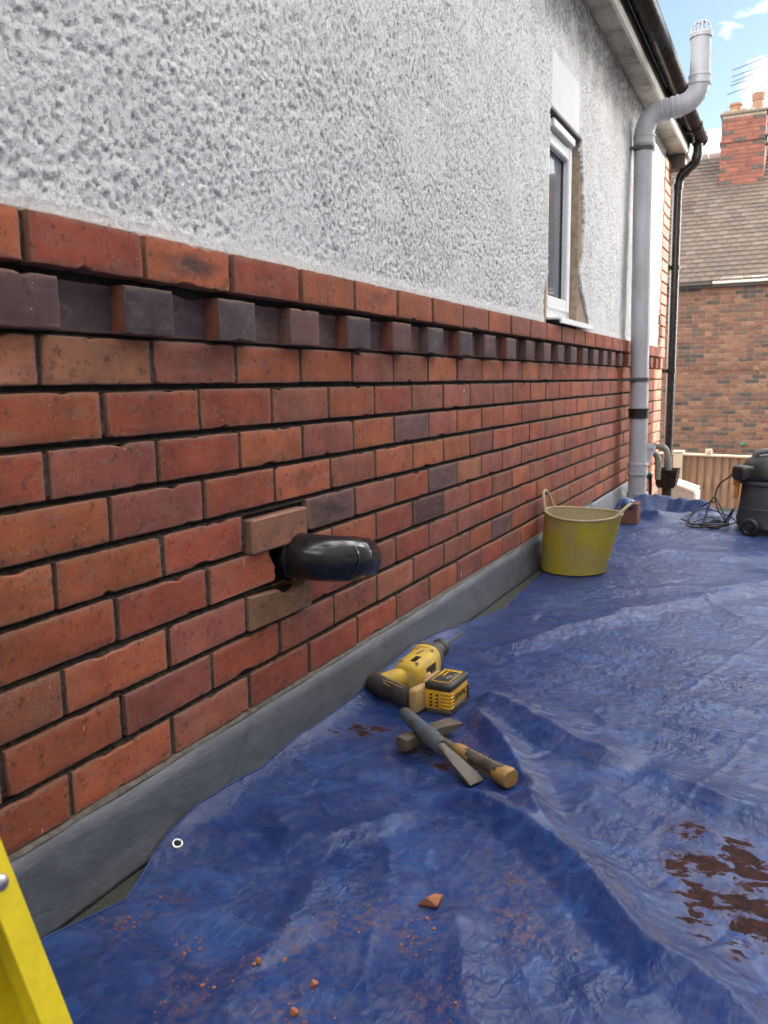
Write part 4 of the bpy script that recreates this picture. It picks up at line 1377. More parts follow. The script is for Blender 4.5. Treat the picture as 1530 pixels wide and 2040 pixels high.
g.tube([gp[12] + Vector((0, 0.002, 0.0255)), gp[15] + Vector((0, -0.018, 0.021)), gp[18] + Vector((0, -0.019, 0.019))], 0.0011, 5)
g.build('grip_line', DTAN, grip, 60)
g = MB()
pbox(g, (0.178, 0.668, 0.041), (0.026, 0.062, 0.060), -0.18, 0.008, 2)
g.build('battery_shoe', DTAN, drill, 45)
# front strut of the D
g = MB()
g.tube(crv([(0.130, 0.80, 0.048), (0.152, 0.782, 0.046), (0.172, 0.756, 0.046), (0.186, 0.735, 0.046)], 5), 0.017, 12, True, 1.0)
pbox(g, (0.19, 0.735, 0.05), (0.03, 0.09, 0.055), -0.02, 0.008, 2)
g.build('front_strut', DTAN, drill, 50)
# gearcase, nose and chuck
g = MB()
g.add(*loft([(0.100, 0.880, 0.054, 0.038, 0.040), (0.100, 0.886, 0.054, 0.041, 0.043), (0.099, 0.915, 0.055, 0.039, 0.041), (0.098, 0.945, 0.056, 0.030, 0.032), (0.098, 0.952, 0.056, 0.027, 0.029)], 20, 2.6))
for i in range(3):
    pbox(g, (0.078 + i * 0.018, 0.912, 0.0950 - 0.001 * i), (0.007, 0.030, 0.004), 0, 0.001, 1)
g.build('gearcase', DG, drill, 45)
g = MB()
g.lathe([(0.024, 0.0), (0.0285, 0.003), (0.029, 0.012), (0.024, 0.018), (0.0235, 0.030), (0.0265, 0.033), (0.0265, 0.050), (0.022, 0.056), (0.014, 0.060), (0.009, 0.062), (0.0, 0.062)], (0.098, 0.950, 0.056), (0.0, 1, 0.02), 24)
g.build('chuck', DB, drill, 40)
g = MB()
p0 = Vector((0.098, 1.008, 0.057))
dd = Vector((0.006, 0.152, -0.002))
ns = 60
V, F = [], []
for i in range(ns + 1):
    t = i / ns
    c = p0 + dd * t
    tw = t * 30
    for k in range(8):
        a = 2 * PI * k / 8
        r_ = 0.0042 if t < 0.22 else 0.0040 * (0.62 + 0.38 * abs(math.cos((a - tw))))
        if t > 0.97: r_ *= 0.6
        V.append((c.x + r_ * math.cos(a), c.y, c.z + r_ * math.sin(a)))
for i in range(ns):
    for k in range(8):
        F.append((i * 8 + k, (i + 1) * 8 + k, (i + 1) * 8 + (k + 1) % 8, i * 8 + (k + 1) % 8))
F.append(tuple(ns * 8 + k for k in range(7, -1, -1)))
MB().add(V, F).build('drill_bit', STEELD, drill, 50)
for (sx_, sy_, sz_) in ((0.088, 0.760, 0.0935), (0.088, 0.862, 0.0945), (0.130, 0.862, 0.0945), (0.132, 0.760, 0.0920)):
    g = MB(); g.lathe([(0.0, 0.0006), (0.0028, 0.0010), (0.0042, 0.0024), (0.0052, 0.0022), (0.0058, 0.0)], (sx_, sy_, sz_), (0, 0, 1), 12); g.build('screw_boss', DTAN, body, 50)
    g = MB(); g.lathe([(0.0, 0.0012), (0.0028, 0.0012)], (sx_, sy_, sz_), (0, 0, 1), 10); g.build('screw', STEELD, body, None)
g = MB()
g.add(*loft([(0.1005, 0.872, 0.0525, 0.0425, 0.0455), (0.1005, 0.875, 0.0525, 0.0440, 0.0470), (0.1000, 0.888, 0.0530, 0.0440, 0.0465), (0.1000, 0.891, 0.0530, 0.0420, 0.0450)], 20, 2.8))
g.build('front_flange', DY, drill, 40)
g = MB()
for k_ in range(6):
    a_ = PI * 2 * k_ / 6 + 0.3
    g.box((0.098 + 0.0285 * math.cos(a_), 0.957, 0.056 + 0.0285 * math.sin(a_)), (0.006, 0.010, 0.006), Matrix.Rotation(-a_, 3, 'Y'), 0.001)
g.build('collar_rib', DG, drill, 35)
g = MB()
for k_ in range(7):
    pp_ = gp[8 + k_ * 2]
    g.box(Vector(pp_) + Vector((0.001, -0.0205, 0.008)), (0.0022, 0.006, 0.012), Matrix.Rotation(-0.2, 3, 'Z'), 0.0006)
g.build('grip_rib', RUBBER, grip, 40)
text('DEWALT', 0.0085, (0.108, 0.835, 0.0962), (0.15, 1, 0), (-1, 0.15, 0), GREYP, body)
# battery
bat_c = Vector((0.226, 0.728, 0.0))
rz = -0.03
Rz = Matrix.Rotation(rz, 3, 'Z')
def bl(p): return bat_c + Rz @ Vector(p)
g = MB()
g.box(bl((0, 0, 0.040)), (0.068, 0.112, 0.050), Rz, 0.006, 2)
bat = g.build('battery', BATY, drill, 40)
g = MB()
g.box(bl((0.001, 0, 0.0735)), (0.072, 0.116, 0.019), Rz, 0.0075, 3)
cap = g.build('battery_cap', DB, bat, 45)
g = MB()
g.box(bl((0.001, 0, 0.0095)), (0.071, 0.115, 0.017), Rz, 0.005, 2)
g.box(bl((0.0345, 0.052, 0.030)), (0.006, 0.012, 0.040), Rz, 0.002, 1)
g.box(bl((0.0345, -0.010, 0.0195)), (0.005, 0.085, 0.008), Rz, 0.002, 1)
g.build('battery_base', DB, bat, 45)
g = MB()
for j in range(4):
    for i in range(2):
        g.box(bl((-0.017 + i * 0.016, -0.0565, 0.026 + j * 0.009)), (0.007, 0.003, 0.0045), Rz, 0.0008, 1)
g.build('vent_slots', PRINT, bat, 40)
g = MB()
for j in range(5):
    g.box(bl((0.020, -0.0562, 0.0235 + j * 0.0088)), (0.022, 0.004, 0.0038), Rz, 0.001, 1)
    g.box(bl((0.0342, -0.046, 0.0235 + j * 0.0088)), (0.004, 0.018, 0.0038), Rz, 0.001, 1)
g.build('battery_rib', BATY, bat, 40)
g = MB()
zt = 0.0832
for (a, b, w, l) in ((0.0, 0.040, 0.048, 0.010), (-0.0228, -0.004, 0.0025, 0.078), (0.0, -0.042, 0.048, 0.0025), (0.0228, -0.004, 0.0025, 0.078)):
    g.box(bl((a, b, zt)), (w, l, 0.0008), Rz)
g.box(bl((-0.014, 0.018, zt)), (0.014, 0.040, 0.0008), Rz)
g.build('label_border', BATY, cap, 40)
text('DEWALT', 0.0235, bl((0.0352, 0.006, 0.0425)), Rz @ Vector((0, 1, 0)), (0, 0, 1), PRINT, bat)
text('XR', 0.020, bl((0.008, -0.004, zt)), Rz @ Vector((0.35, 1, 0)), Rz @ Vector((-1, 0.35, 0)), GREYP, cap)
text('FLEXVOLT', 0.0085, bl((-0.013, 0.017, zt + 0.0009)), Rz @ Vector((0, 1, 0)), Rz @ Vector((-1, 0, 0)), PRINT, cap)
text('54V 18V', 0.0075, bl((0.016, 0.024, zt)), Rz @ Vector((0, 1, 0)), Rz @ Vector((-1, 0, 0)), GREYP, cap)
g = MB()
for i in range(7):
    g.box(bl((0.0300, -0.035 + i * 0.009, zt - 0.0008)), (0.004, 0.003, 0.0012), Rz)
g.build('cap_notches', GREYP, cap, 40)

# ------------------------------------------------------------------ club hammer and bolster
HY = simple('grubby_yellow_handle', (0.40, 0.22, 0.06), 0.55, dirt=(0.13, 0.085, 0.055), dirtamt=0.85, dscale=32, bump=0.15)
HB = simple('grubby_black_grip', (0.04, 0.036, 0.032), 0.65, dirt=(0.17, 0.13, 0.09), dirtamt=0.65, dscale=25, bump=0.3)
RUST = simple('rusty_hammer_steel', (0.085, 0.060, 0.045), 0.75, 0.1, dirt=(0.20, 0.155, 0.115), dirtamt=0.6, dscale=25, bump=0.4)
BLUEG = simple('worn_blue_grip', (0.070, 0.064, 0.058), 0.7, dirt=(0.075, 0.15, 0.25), dirtamt=0.75, dscale=24, bump=0.25)
ham = thing('brick_hammer', 'brick hammer with dusty yellow and black handle lying under the bolster chisel', 'hammer', (0.30, 0.50, 0.004))
h0, h1 = Vector((0.238, 0.437, 0.030)), Vector((0.302, 0.598, 0.030))
hd = (h1 - h0).normalized()
hl = (h1 - h0).length
hx = Vector((0, 0, 1)).cross(hd)
def sq_loft(secs, ax, ay):
    V, F = [], []
    for c, a, b, ch in secs:
        c = Vector(c)
        for (sx, sy) in ((1, 1 - ch), (1 - ch, 1), (-1 + ch, 1), (-1, 1 - ch), (-1, -1 + ch), (-1 + ch, -1), (1 - ch, -1), (1, -1 + ch)):
            V.append(c + ax * (sx * a) + ay * (sy * b))
    n = 8
    for i in range(len(secs) - 1):
        for k in range(n):
            F.append((i * n + k, i * n + (k + 1) % n, (i + 1) * n + (k + 1) % n, (i + 1) * n + k))
    F.append(tuple(range(n - 1, -1, -1)))
    F.append(tuple((len(secs) - 1) * n + k for k in range(n)))
    return V, F
g = MB()
zz = Vector((0, 0, 1))
g.add(*sq_loft([(h0, 0.014, 0.0135, .25), (h0 + hd * 0.003, 0.0155, 0.015, .25), (h0 + hd * 0.032, 0.0155, 0.015, .25), (h0 + hd * 0.042, 0.0125, 0.013, .3), (h0 + hd * 0.075, 0.0135, 0.014, .3),
                (h0 + hd * 0.095, 0.0145, 0.014, .25), (h0 + hd * 0.13, 0.019, 0.0100, .15), (h0 + hd * (hl - 0.003), 0.022, 0.0035, .15), (h0 + hd * hl, 0.022, 0.002, .15)], hx, zz))
g.build('hammer_head', RUST, ham, 40)
k0 = h0 + hd * 0.078
k1 = Vector((0.497, 0.393, 0.026))
kd = (k1 - k0).normalized()
kl = (k1 - k0).length
kx = zz.cross(kd).normalized()
g = MB()
g.add(*sq_loft([(k0 - kd * 0.012, 0.010, 0.011, .3), (k0 + kd * 0.02, 0.010, 0.010, .4), (k0 + kd * 0.105, 0.009, 0.009, .4)], kx, zz))
g.build('shaft', RUST, ham, 40)
g = MB()
g.add(*sq_loft([(k0 + kd * 0.092, 0.011, 0.011, .45), (k0 + kd * 0.098, 0.0135, 0.0135, .45), (k0 + kd * 0.125, 0.0145, 0.0145, .45), (k0 + kd * 0.16, 0.013, 0.0135, .45), (k0 + kd * 0.205, 0.0135, 0.014, .45),
                (k0 + kd * (kl - 0.03), 0.016, 0.016, .45), (k0 + kd * (kl - 0.008), 0.0205, 0.0185, .45), (k0 + kd * kl, 0.0195, 0.0165, .5)], kx, zz))
hnd = g.build('handle', HY, ham, 60)
g = MB()
g.add(*sq_loft([(k0 + kd * 0.130 + zz * 0.004, 0.010, 0.0115, .5), (k0 + kd * 0.14 + zz * 0.003, 0.0135, 0.0125, .5), (k0 + kd * 0.205 + zz * 0.003, 0.0138, 0.0130, .5), (k0 + kd * (kl - 0.032) + zz * 0.003, 0.0155, 0.0150, .5), (k0 + kd * (kl - 0.024) + zz * 0.003, 0.012, 0.0145, .5)], kx, zz))
g.build('rubber_grip', HB, hnd, 60)
g = MB()
for i in range(9):
    g.box(k0 + kd * (0.145 + i * 0.009) + zz * 0.0165, (0.0035, 0.003, 0.0012), Matrix.Rotation(math.atan2(kd.y, kd.x), 3, 'Z'))
g.build('grip_dots', DTAN, hnd, 40)
bol = thing('bolster_chisel', 'bolster chisel with worn blue and grey grip lying across the hammer', 'chisel', (0.30, 0.46, 0.004))
b0, b1 = Vector((0.203, 0.527, 0.062)), Vector((0.338, 0.420, 0.050))
b2_ = Vector((0.432, 0.377, 0.0115))
bd = (b1 - b0).normalized()
g = MB()
bp = [b0 + (b1 - b0) * t for t in np.linspace(0, 1, 14)]
g.tube(bp, [0.012, 0.0150, 0.0155, 0.0158, 0.016, 0.0160, 0.0162, 0.0165, 0.0185, 0.0205, 0.0205, 0.0185, 0.0165, 0.0150], 16, True)
gp_ = g.build('grip', BLUEG, bol, 60)
g = MB()
gx = zz.cross(bd).normalized()
for i in range(5):
    g.box(b0 + bd * (0.022 + i * 0.012) + gx * (-0.012) + zz * 0.0105, (0.0028, 0.010, 0.003), Matrix.Rotation(math.atan2(bd.y, bd.x), 3, 'Z'), 0.0008)
g.build('grip_rib', HB, gp_, 40)
bd2 = (b2_ - b1).normalized()
bx2 = Vector((bd2.y, -bd2.x, 0)).normalized()
bz2 = bx2.cross(bd2).normalized()
g = MB()
L2 = (b2_ - b1).length
g.add(*sq_loft([(b1 - bd2 * 0.010, 0.010, 0.010, .4), (b1 + bd2 * 0.012, 0.010, 0.009, .4), (b1 + bd2 * 0.030, 0.0125, 0.0065, .2), (b1 + bd2 * 0.050, 0.0150, 0.0050, .12), (b2_ - bd2 * 0.008, 0.0185, 0.0035, .1), (b2_, 0.0185, 0.0007, .1)], bx2, bz2))
g.build('blade', STEELD, bol, 35)

# ------------------------------------------------------------------ red perforated brick holding the tarp
abk = thing('perforated_brick', 'loose red perforated brick standing behind the yellow tub on the tarpaulin', 'brick', (0.17, 3.60, 0.004))
g = MB()
g.b2((0.126, 3.545, 0.004), (0.214, 3.655, 0.120), 0.003)
REDB = simple('smooth_red_brick', (0.17, 0.065, 0.05), 0.75, bump=0.3, dirt=(0.22, 0.12, 0.09))
g.build('brick_body', REDB, abk, 30)
for i in range(3):
    g = MB()
    g.b2((0.143 + 0.004 * i, 3.5435, 0.088 + i * 0.010), (0.196, 3.546, 0.0925 + i * 0.010))
    g.build('slot', DARK, abk, None)
g = MB()
nx_, ny_ = 10, 8
V, F = [], []
for j in range(ny_ + 1):
    for i in range(nx_ + 1):
        u_, v_ = i / nx_, j / ny_
        x = 0.055 + 0.135 * u_
        y = 3.535 + 0.10 * v_
        z = 0.128 + 0.016 * math.sin(u_ * 3.0) * (1 - 0.3 * v_) + 0.004 * random.uniform(-1, 1)
        if v_ == 0: y, z = y - 0.006, z - 0.032 + 0.006 * math.sin(u_ * 9)
        if u_ < 0.45: z -= (0.45 - u_) * 0.26
        V.append((x, y, z))
for j in range(ny_):
    for i in range(nx_):
        a = j * (nx_ + 1) + i
        F.append((a, a + 1, a + nx_ + 2, a + nx_ + 1))
TFLAP = simple('blue_tarpaulin_corner', (0.055, 0.10, 0.27), 0.4, dirt=(0.2, 0.22, 0.3), dirtamt=0.4, dscale=20)
tf = MB().add(V, F).build('tarpaulin_corner', TFLAP, tarp, 80)
sm = tf.modifiers.new('thickness', 'SOLIDIFY'); sm.thickness = 0.0015
eyelet((0.186, 3.5265, 0.130), Vector((0.1, -1, 0.35)), 0.0105)

# ------------------------------------------------------------------ soil and vent pipe
PY = 4.2
sp = thing('soil_pipe', 'grey plastic soil pipe rising up the wall and bending out round the gutter', 'pipe', (0.085, PY, 0.0))
r = 0.055
g = MB()
g.tube([(0.097, PY, 0.62), (0.088, PY, 1.2), (0.079, PY, 1.8), (0.075, PY, 2.19)], r, 28, False)
g.build('pipe_section', PVC_GREY, sp, 60)
g = MB()
g.tube([(0.104, PY, 0.10), (0.100, PY, 0.36), (0.097, PY, 0.62)], 0.0545, 28, False)
g.build('pipe_section', PVC_GREY, sp, 60)
bend1 = crv([(0.075, PY, 2.185), (0.078, PY, 2.24), (0.098, PY, 2.295), (0.135, PY, 2.325), (0.185, PY, 2.337)], 6)
g = MB(); g.tube(bend1, 0.0565, 28, False); g.build('lower_bend', PVC_GREY, sp, 60)
g = MB(); g.tube([(0.178, PY, 2.336), (0.252, PY, 2.345)], r, 28, False); g.build('pipe_section', PVC_GREY, sp, 60)
bend2 = crv([(0.245, PY, 2.344), (0.285, PY, 2.352), (0.325, PY, 2.370), (0.355, PY, 2.405), (0.368, PY, 2.445), (0.370, PY, 2.480)], 6)
g = MB(); g.tube(bend2, 0.0565, 28, False); g.build('upper_bend', PVC_GREY, sp, 60)
g = MB(); g.tube([(0.370, PY, 2.47), (0.367, PY, 2.705)], r, 28, True); g.build('pipe_section', PVC_GREY, sp, 60)
def ring(c, ax, w=0.05, rr=0.0615, parent=sp):
    g = MB()
    h = w / 2
    g.lathe([(0.054, -h), (rr, -h), (rr + 0.001, -h + 0.004), (rr + 0.001, -h + 0.012), (rr - 0.002, -h + 0.014), (rr - 0.002, h - 0.014), (rr + 0.001, h - 0.012), (rr + 0.001, h - 0.004), (rr, h), (0.054, h)], c, ax, 28)
    g.build('socket_collar', PVC_GREY, parent, 40)
ring((0.0755, PY, 2.185), (0, 0, 1), 0.055)
ring((0.186, PY, 2.337), (1, 0, 0.12), 0.045)
ring((0.247, PY, 2.345), (1, 0, 0.15), 0.045)
ring((0.370, PY, 2.470), (0, 0, 1), 0.055)
ring((0.102, PY, 0.245), (0, 0, 1), 0.075, 0.0625)
ring((0.104, PY, 0.075), (0, 0, 1), 0.05, 0.066)
g = MB()
g.lathe([(0.0545, 0.0), (0.0605, 0.0), (0.0605, 0.022), (0.056, 0.026), (0.0545, 0.022)], (0.367, PY, 2.690), (0, 0, 1), 28)
cage = g.build('vent_cage', PVC_GREY, sp, 40)
for k in range(14):
    a = 2 * PI * k / 14
    g = MB()
    g.tube([(0.367 + 0.055 * math.cos(a), PY + 0.055 * math.sin(a), 2.712), (0.367 + 0.050 * math.cos(a), PY + 0.050 * math.sin(a), 2.750), (0.367 + 0.034 * math.cos(a), PY + 0.034 * math.sin(a), 2.772), (0.367 + 0.012 * math.cos(a), PY + 0.012 * math.sin(a), 2.778)], 0.0032, 5)
    g.build('cage_bar', PVC_GREY, cage, 60)
g = MB()
g.lathe([(0.0545, -0.03), (0.0635, -0.03), (0.0645, -0.026), (0.060, -0.024), (0.060, 0.018), (0.0655, 0.020), (0.0655, 0.030), (0.0545, 0.030)], (0.0965, PY, 0.590), (0, 0, 1), 28)
g.build('rubber_coupling', RUBBER, sp, 40)
g = MB()
g.lathe([(0.0545, -0.012), (0.0595, -0.012), (0.0595, 0.012), (0.0545, 0.012)], (0.094, PY, 0.795), (0, 0, 1), 28)
g.b2((-0.005, PY - 0.075, 0.786), (0.085, PY - 0.055, 0.806), 0.002)
g.b2((-0.006, PY - 0.13, 0.784), (0.006, PY - 0.02, 0.808), 0.002)
g.build('bracket', DG, sp, 40)
g = MB()
g.lathe([(0.0545, -0.012), (0.0600, -0.012), (0.0600, 0.012), (0.0545, 0.012)], (0.077, PY, 2.135), (0, 0, 1), 28)
g.b2((-0.002, PY - 0.07, 2.125), (0.07, PY - 0.05, 2.145), 0.002)
g.build('bracket', DG, sp, 40)
g = MB()
g.tube(crv([(0.105, PY, 0.235), (0.125, PY + 0.03, 0.30), (0.142, PY + 0.05, 0.345), (0.150, PY + 0.06, 0.39)], 5), 0.044, 20, True)
g.build('branch', PVC_GREY, sp, 60)
g = MB()
g.lathe([(0.042, 0), (0.049, 0.002), (0.049, 0.03), (0.042, 0.032)], (0.145, PY + 0.055, 0.365), (0.2, 0.25, 1), 20)
g.build('socket_collar', PVC_GREY, sp, 40)
g = MB()
g.lathe([(0.075, -0.03), (0.085, -0.004), (0.070, 0.03), (0.0545, 0.05)], (0.105, PY, 0.015), (0, 0, 1), 24)
g.build('mortar_collar', SCREED, sp, 60)

# ------------------------------------------------------------------ waste pipes, hopper, rainwater pipe
WASTE = simple('dirty_grey_waste_plastic', (0.27, 0.27, 0.24), 0.5, dirt=(0.10, 0.09, 0.075), dirtamt=0.6, dscale=15)
for k, (pts, lab) in enumerate((([(-0.02, 4.86, 0.295), (0.06, 4.90, 0.295), (0.10, 4.92, 0.280), (0.120, 4.93, 0.235), (0.124, 4.93, 0.10)], 'nearer grey waste pipe bending down into the black hopper'),
                                ([(-0.02, 5.10, 0.315), (0.11, 5.08, 0.318), (0.150, 5.07, 0.300), (0.168, 5.06, 0.25), (0.178, 5.06, 0.10)], 'farther grey waste pipe bending down into the black hopper'))):
    t = thing('waste_pipe', lab, 'pipe', pts[2], 'grey waste pipes beside the soil pipe')
    g = MB(); g.tube(crv(pts, 6), 0.0215, 14, True); g.build('pipe_section', WASTE, t, 60)
    d3 = (Vector(pts[3]) - Vector(pts[2])).normalized()
    g = MB(); g.lathe([(0.021, 0), (0.027, 0.001), (0.027, 0.022), (0.021, 0.023)], Vector(pts[3]) - Vector((0, 0, 0.01)), (0.05, 0, -1), 16); g.build('socket_collar', WASTE, t, 40)
    g = MB(); g.lathe([(0.021, 0), (0.027, 0.001), (0.027, 0.022), (0.021, 0.023)], Vector(pts[1]) + Vector((0.008, 0, 0)), (1, 0.2, 0), 16); g.build('socket_collar', WASTE, t, 40)
hop = thing('hopper', 'black plastic hopper head taking the two grey waste pipes', 'hopper', (0.165, 5.0, 0.03))
g = MB()
def hsec(z, x0, x1, y0, y1): return [(x0, y0, z), (x1, y0, z), (x1, y1, z), (x0, y1, z)]
S_ = [hsec(0.165, 0.095, 0.255, 4.93, 5.13), hsec(0.155, 0.100, 0.250, 4.935, 5.125), hsec(0.06, 0.108, 0.240, 4.945, 5.115), hsec(0.038, 0.118, 0.230, 4.955, 5.105), hsec(0.03, 0.138, 0.212, 4.98, 5.08)]
V = [p for s_ in S_ for p in s_]
F = [(i * 4 + k, (i + 1) * 4 + k, (i + 1) * 4 + (k + 1) % 4, i * 4 + (k + 1) % 4) for i in range(4) for k in range(4)]
inn = [hsec(0.165, 0.100, 0.250, 4.935, 5.125), hsec(0.075, 0.113, 0.235, 4.95, 5.11)]
b_ = len(V)
V += [p for s_ in inn for p in s_]
F += [(k, (k + 1) % 4, b_ + (k + 1) % 4, b_ + k) for k in range(4)]
F += [(b_ + k, b_ + (k + 1) % 4, b_ + 4 + (k + 1) % 4, b_ + 4 + k) for k in range(4)] + [(b_ + 4, b_ + 5, b_ + 6, b_ + 7)]
g.add(V, F)
g.build('hopper_head', PVC_BLACK, hop, 30)
g = MB()
g.tube([(0.175, 5.03, 0.03), (0.175, 5.03, GZ)], 0.034, 16, True)
g.build('outlet_pipe', simple('mossy_black_pipe', (0.035, 0.035, 0.022), 0.6, dirt=(0.08, 0.08, 0.03)), hop, 60)
g = MB()
g.tube(crv([(0.10, 4.52, 0.18), (0.125, 4.55, 0.16), (0.13, 4.56, 0.05), (0.12, 4.55, -0.05)], 5), [0.022] * 6 + [0.012] * 10, 10, True)
props(g.build('hanging_bracket', RUBBER, None, 60), 'black broken fitting hanging beside the foot of the soil pipe', 'fitting')
dp = thing('drainpipe', 'black rainwater pipe dropping from the gutter end past the house corner', 'drainpipe', (0.06, 5.92, 0.0))
g = MB()
g.tube([(0.052, 5.93, 2.27), (0.056, 5.93, 1.1), (0.060, 5.93, GZ)], 0.034, 20, True)
g.build('pipe_section', PVC_BLACK, dp, 60)
g = MB()
g.tube(crv([(0.19, 5.90, 2.555), (0.19, 5.90, 2.49), (0.178, 5.905, 2.43), (0.11, 5.915, 2.375), (0.068, 5.925, 2.33), (0.053, 5.93, 2.26)], 6), 0.035, 18, True)
g.build('swan_neck', PVC_BLACK, dp, 60)
for c, ax in (((0.053, 5.93, 2.265), (0, 0, 1)), ((0.188, 5.90, 2.47), (0, 0, 1)), ((0.10, 5.917, 2.366), (1, 0, 0.6))):
    g = MB(); g.lathe([(0.034, -0.02), (0.0395, -0.02), (0.0395, 0.02), (0.034, 0.02)], c, ax, 18); g.build('socket_collar', PVC_BLACK, dp, 40)
for z in (1.66, 0.86):
    g = MB()
    g.lathe([(0.034, -0.014), (0.040, -0.014), (0.040, 0.014), (0.034, 0.014)], (0.056, 5.93, z), (0, 0, 1), 18)
    g.b2((-0.02, 5.87, z - 0.014), (0.03, 5.99, z + 0.014), 0.002)
    g.build('pipe_clip', PVC_BLACK, dp, 40)

# ------------------------------------------------------------------ wet and dry vacuum with its lead
VG = simple('dark_grey_vacuum_plastic', (0.045, 0.052, 0.062), 0.45, dirt=(0.12, 0.115, 0.11), dirtamt=0.4, dscale=8)
VB = simple('black_vacuum_plastic', (0.014, 0.014, 0.015), 0.4, dirt=(0.08, 0.075, 0.07), dirtamt=0.4, dscale=10)
VO = simple('orange_clip_plastic', (0.62, 0.22, 0.02), 0.4)
vc = Vector((0.888, 3.60, 0.0))
vac = thing('wet_vacuum', 'dark grey tub vacuum cleaner with orange clip and black lid at right edge', 'vacuum cleaner', (vc.x, vc.y, 0.004))
g = MB()
g.lathe([(0.0, 0.030), (0.165, 0.030), (0.175, 0.038), (0.172, 0.07), (0.168, 0.13), (0.169, 0.133), (0.165, 0.137), (0.160, 0.20), (0.156, 0.262)], vc, (0, 0, 1), 48)
g.build('tank', VG, vac, 40)
g = MB()
g.lathe([(0.156, 0.255), (0.172, 0.258), (0.174, 0.268), (0.170, 0.276), (0.150, 0.282)], vc, (0, 0, 1), 48)
g.build('tank_rim', VG, vac, 40)
g = MB()
g.lathe([(0.166, 0.276), (0.176, 0.29), (0.174, 0.31), (0.155, 0.355), (0.12, 0.392), (0.07, 0.405), (0.0, 0.408)], vc, (0, 0, 1), 48)
g.box((vc.x - 0.125, vc.y - 0.085, 0.315), (0.13, 0.11, 0.075), Matrix.Rotation(0.6, 3, 'Z'), 0.02, 3)
lid = g.build('motor_lid', VB, vac, 45)
g = MB()
g.tube(crv([(vc.x - 0.10, vc.y - 0.04, 0.36), (vc.x - 0.095, vc.y - 0.045, 0.405), (vc.x - 0.06, vc.y - 0.05, 0.424), (vc.x + 0.05, vc.y - 0.05, 0.428), (vc.x + 0.11, vc.y - 0.04, 0.38)], 6), 0.014, 12, True)
g.build('carry_handle', simple('pale_worn_handle', (0.16, 0.16, 0.165), 0.4), vac, 60)
g = MB()
g.box((vc.x - 0.176, vc.y - 0.045, 0.232), (0.022, 0.055, 0.115), Matrix.Rotation(0.1, 3, 'Y'), 0.007, 2)
g.box((vc.x - 0.186, vc.y - 0.052, 0.262), (0.02, 0.042, 0.035), None, 0.006, 2)
g.build('lid_clip', VO, vac, 45)
g = MB()
g.box((vc.x - 0.13, vc.y - 0.13, 0.325), (0.075, 0.004, 0.040), Matrix.Rotation(0.6, 3, 'Z'), 0.001)
g.build('lid_recess', DARK, vac, None)
for (wx_, wy_) in ((vc.x - 0.095, vc.y - 0.205), (vc.x + 0.14, vc.y - 0.16), (vc.x - 0.14, vc.y + 0.15), (vc.x + 0.13, vc.y + 0.15)):
    ax = Vector((wx_ - vc.x, wy_ - vc.y, 0)).normalized()
    g = MB()
    g.lathe([(0.0, -0.02), (0.040, -0.02), (0.048, -0.012), (0.048, 0.012), (0.040, 0.02), (0.030, 0.021), (0.026, 0.016), (0.018, 0.016), (0.015, 0.022), (0.0, 0.022)], (wx_, wy_, 0.052), ax, 24)
    w_ = g.build('wheel', VB, vac, 35)
    g = MB()
    g.tube([(wx_, wy_, 0.052), Vector((wx_, wy_, 0.052)) - ax * 0.07], 0.02, 10, True)
    g.build('axle', VB, w_, 60)
rg = random.Random(21)
CORD = simple('black_cable_rubber', (0.012, 0.012, 0.012), 0.45)
pts = [(0.712, 3.60, 0.312), (0.690, 3.62, 0.318), (0.675, 3.62, 0.285), (0.62, 3.66, 0.235), (0.60, 3.68, 0.17), (0.615, 3.66, 0.10), (0.655, 3.62, 0.045), (0.66, 3.58, 0.02)]
def zt_(x, y): return max(0.006, tarp_z(min(max(x, 0.05), 1.4), y))
for k in range(26):
    a = k * 1.25 + rg.uniform(-0.4, 0.4)
    cx_, cy_ = 0.585 + rg.uniform(-0.05, 0.05), 3.58 + rg.uniform(-0.06, 0.06)
    x, y = cx_ + math.cos(a) * rg.uniform(0.05, 0.10), cy_ + math.sin(a) * rg.uniform(0.06, 0.13)
    up = rg.choice([0.0, 0.008, 0.016, 0.03, 0.02])
    if k in (5, 11, 17): up = (0.11, 0.15, 0.09)[(5, 11, 17).index(k)]
    pts.append((x, y, zt_(x, y) + 0.005 + up))
pts += [(0.46, 3.62, 0.03), (0.43, 3.70, 0.03), (0.48, 3.80, 0.05), (0.56, 3.72, 0.12), (0.60, 3.66, 0.135)]
g = MB()
g.tube(crv(pts, 7), 0.0042, 7, True)
props(g.build('power_cord', CORD, None, 70), 'tangled black power cord heaped on the tarpaulin beside the vacuum cleaner', 'cord')

# ------------------------------------------------------------------ yellow ladder
LY = simple('yellow_ladder_fibreglass', (0.74, 0.57, 0.008), 0.42, dirt=(0.38, 0.27, 0.03), dirtamt=0.25, dscale=10, bump=0.06, bscale=200)
lad = thing('ladder', 'yellow ladder leaning on the wall at the bottom left corner', 'ladder', (0.43, -0.72, 0.004))
foot = Vector((0.418, -0.55, 0.006))
top = Vector((0.02, -0.55, 0.871))
ld = (top - foot).normalized()
lnx = Vector((ld.z, 0, -ld.x))        # towards the viewer's right / away from the wall
def stile(y, sgn):
    g = MB()
    c0, c1 = foot.copy(), top.copy()
    fr = (Vector((foot.x, y, foot.z)), lnx, Vector((0, 1, 0)), ld)
    d, w, th = 0.072, 0.030, 0.0045
    prof = [(-d, 0), (0, 0), (0, sgn * w), (-th, sgn * w), (-th, sgn * th), (-d + th, sgn * th), (-d + th, sgn * w), (-d, sgn * w)]
    if sgn < 0: prof = prof[::-1]
    g.prism(prof, fr, 0.0, (top - foot).length, 0.0008)
    return g.build('stile', LY, lad, 30)
st1 = stile(-0.55, -1)
st2 = stile(-0.93, 1)
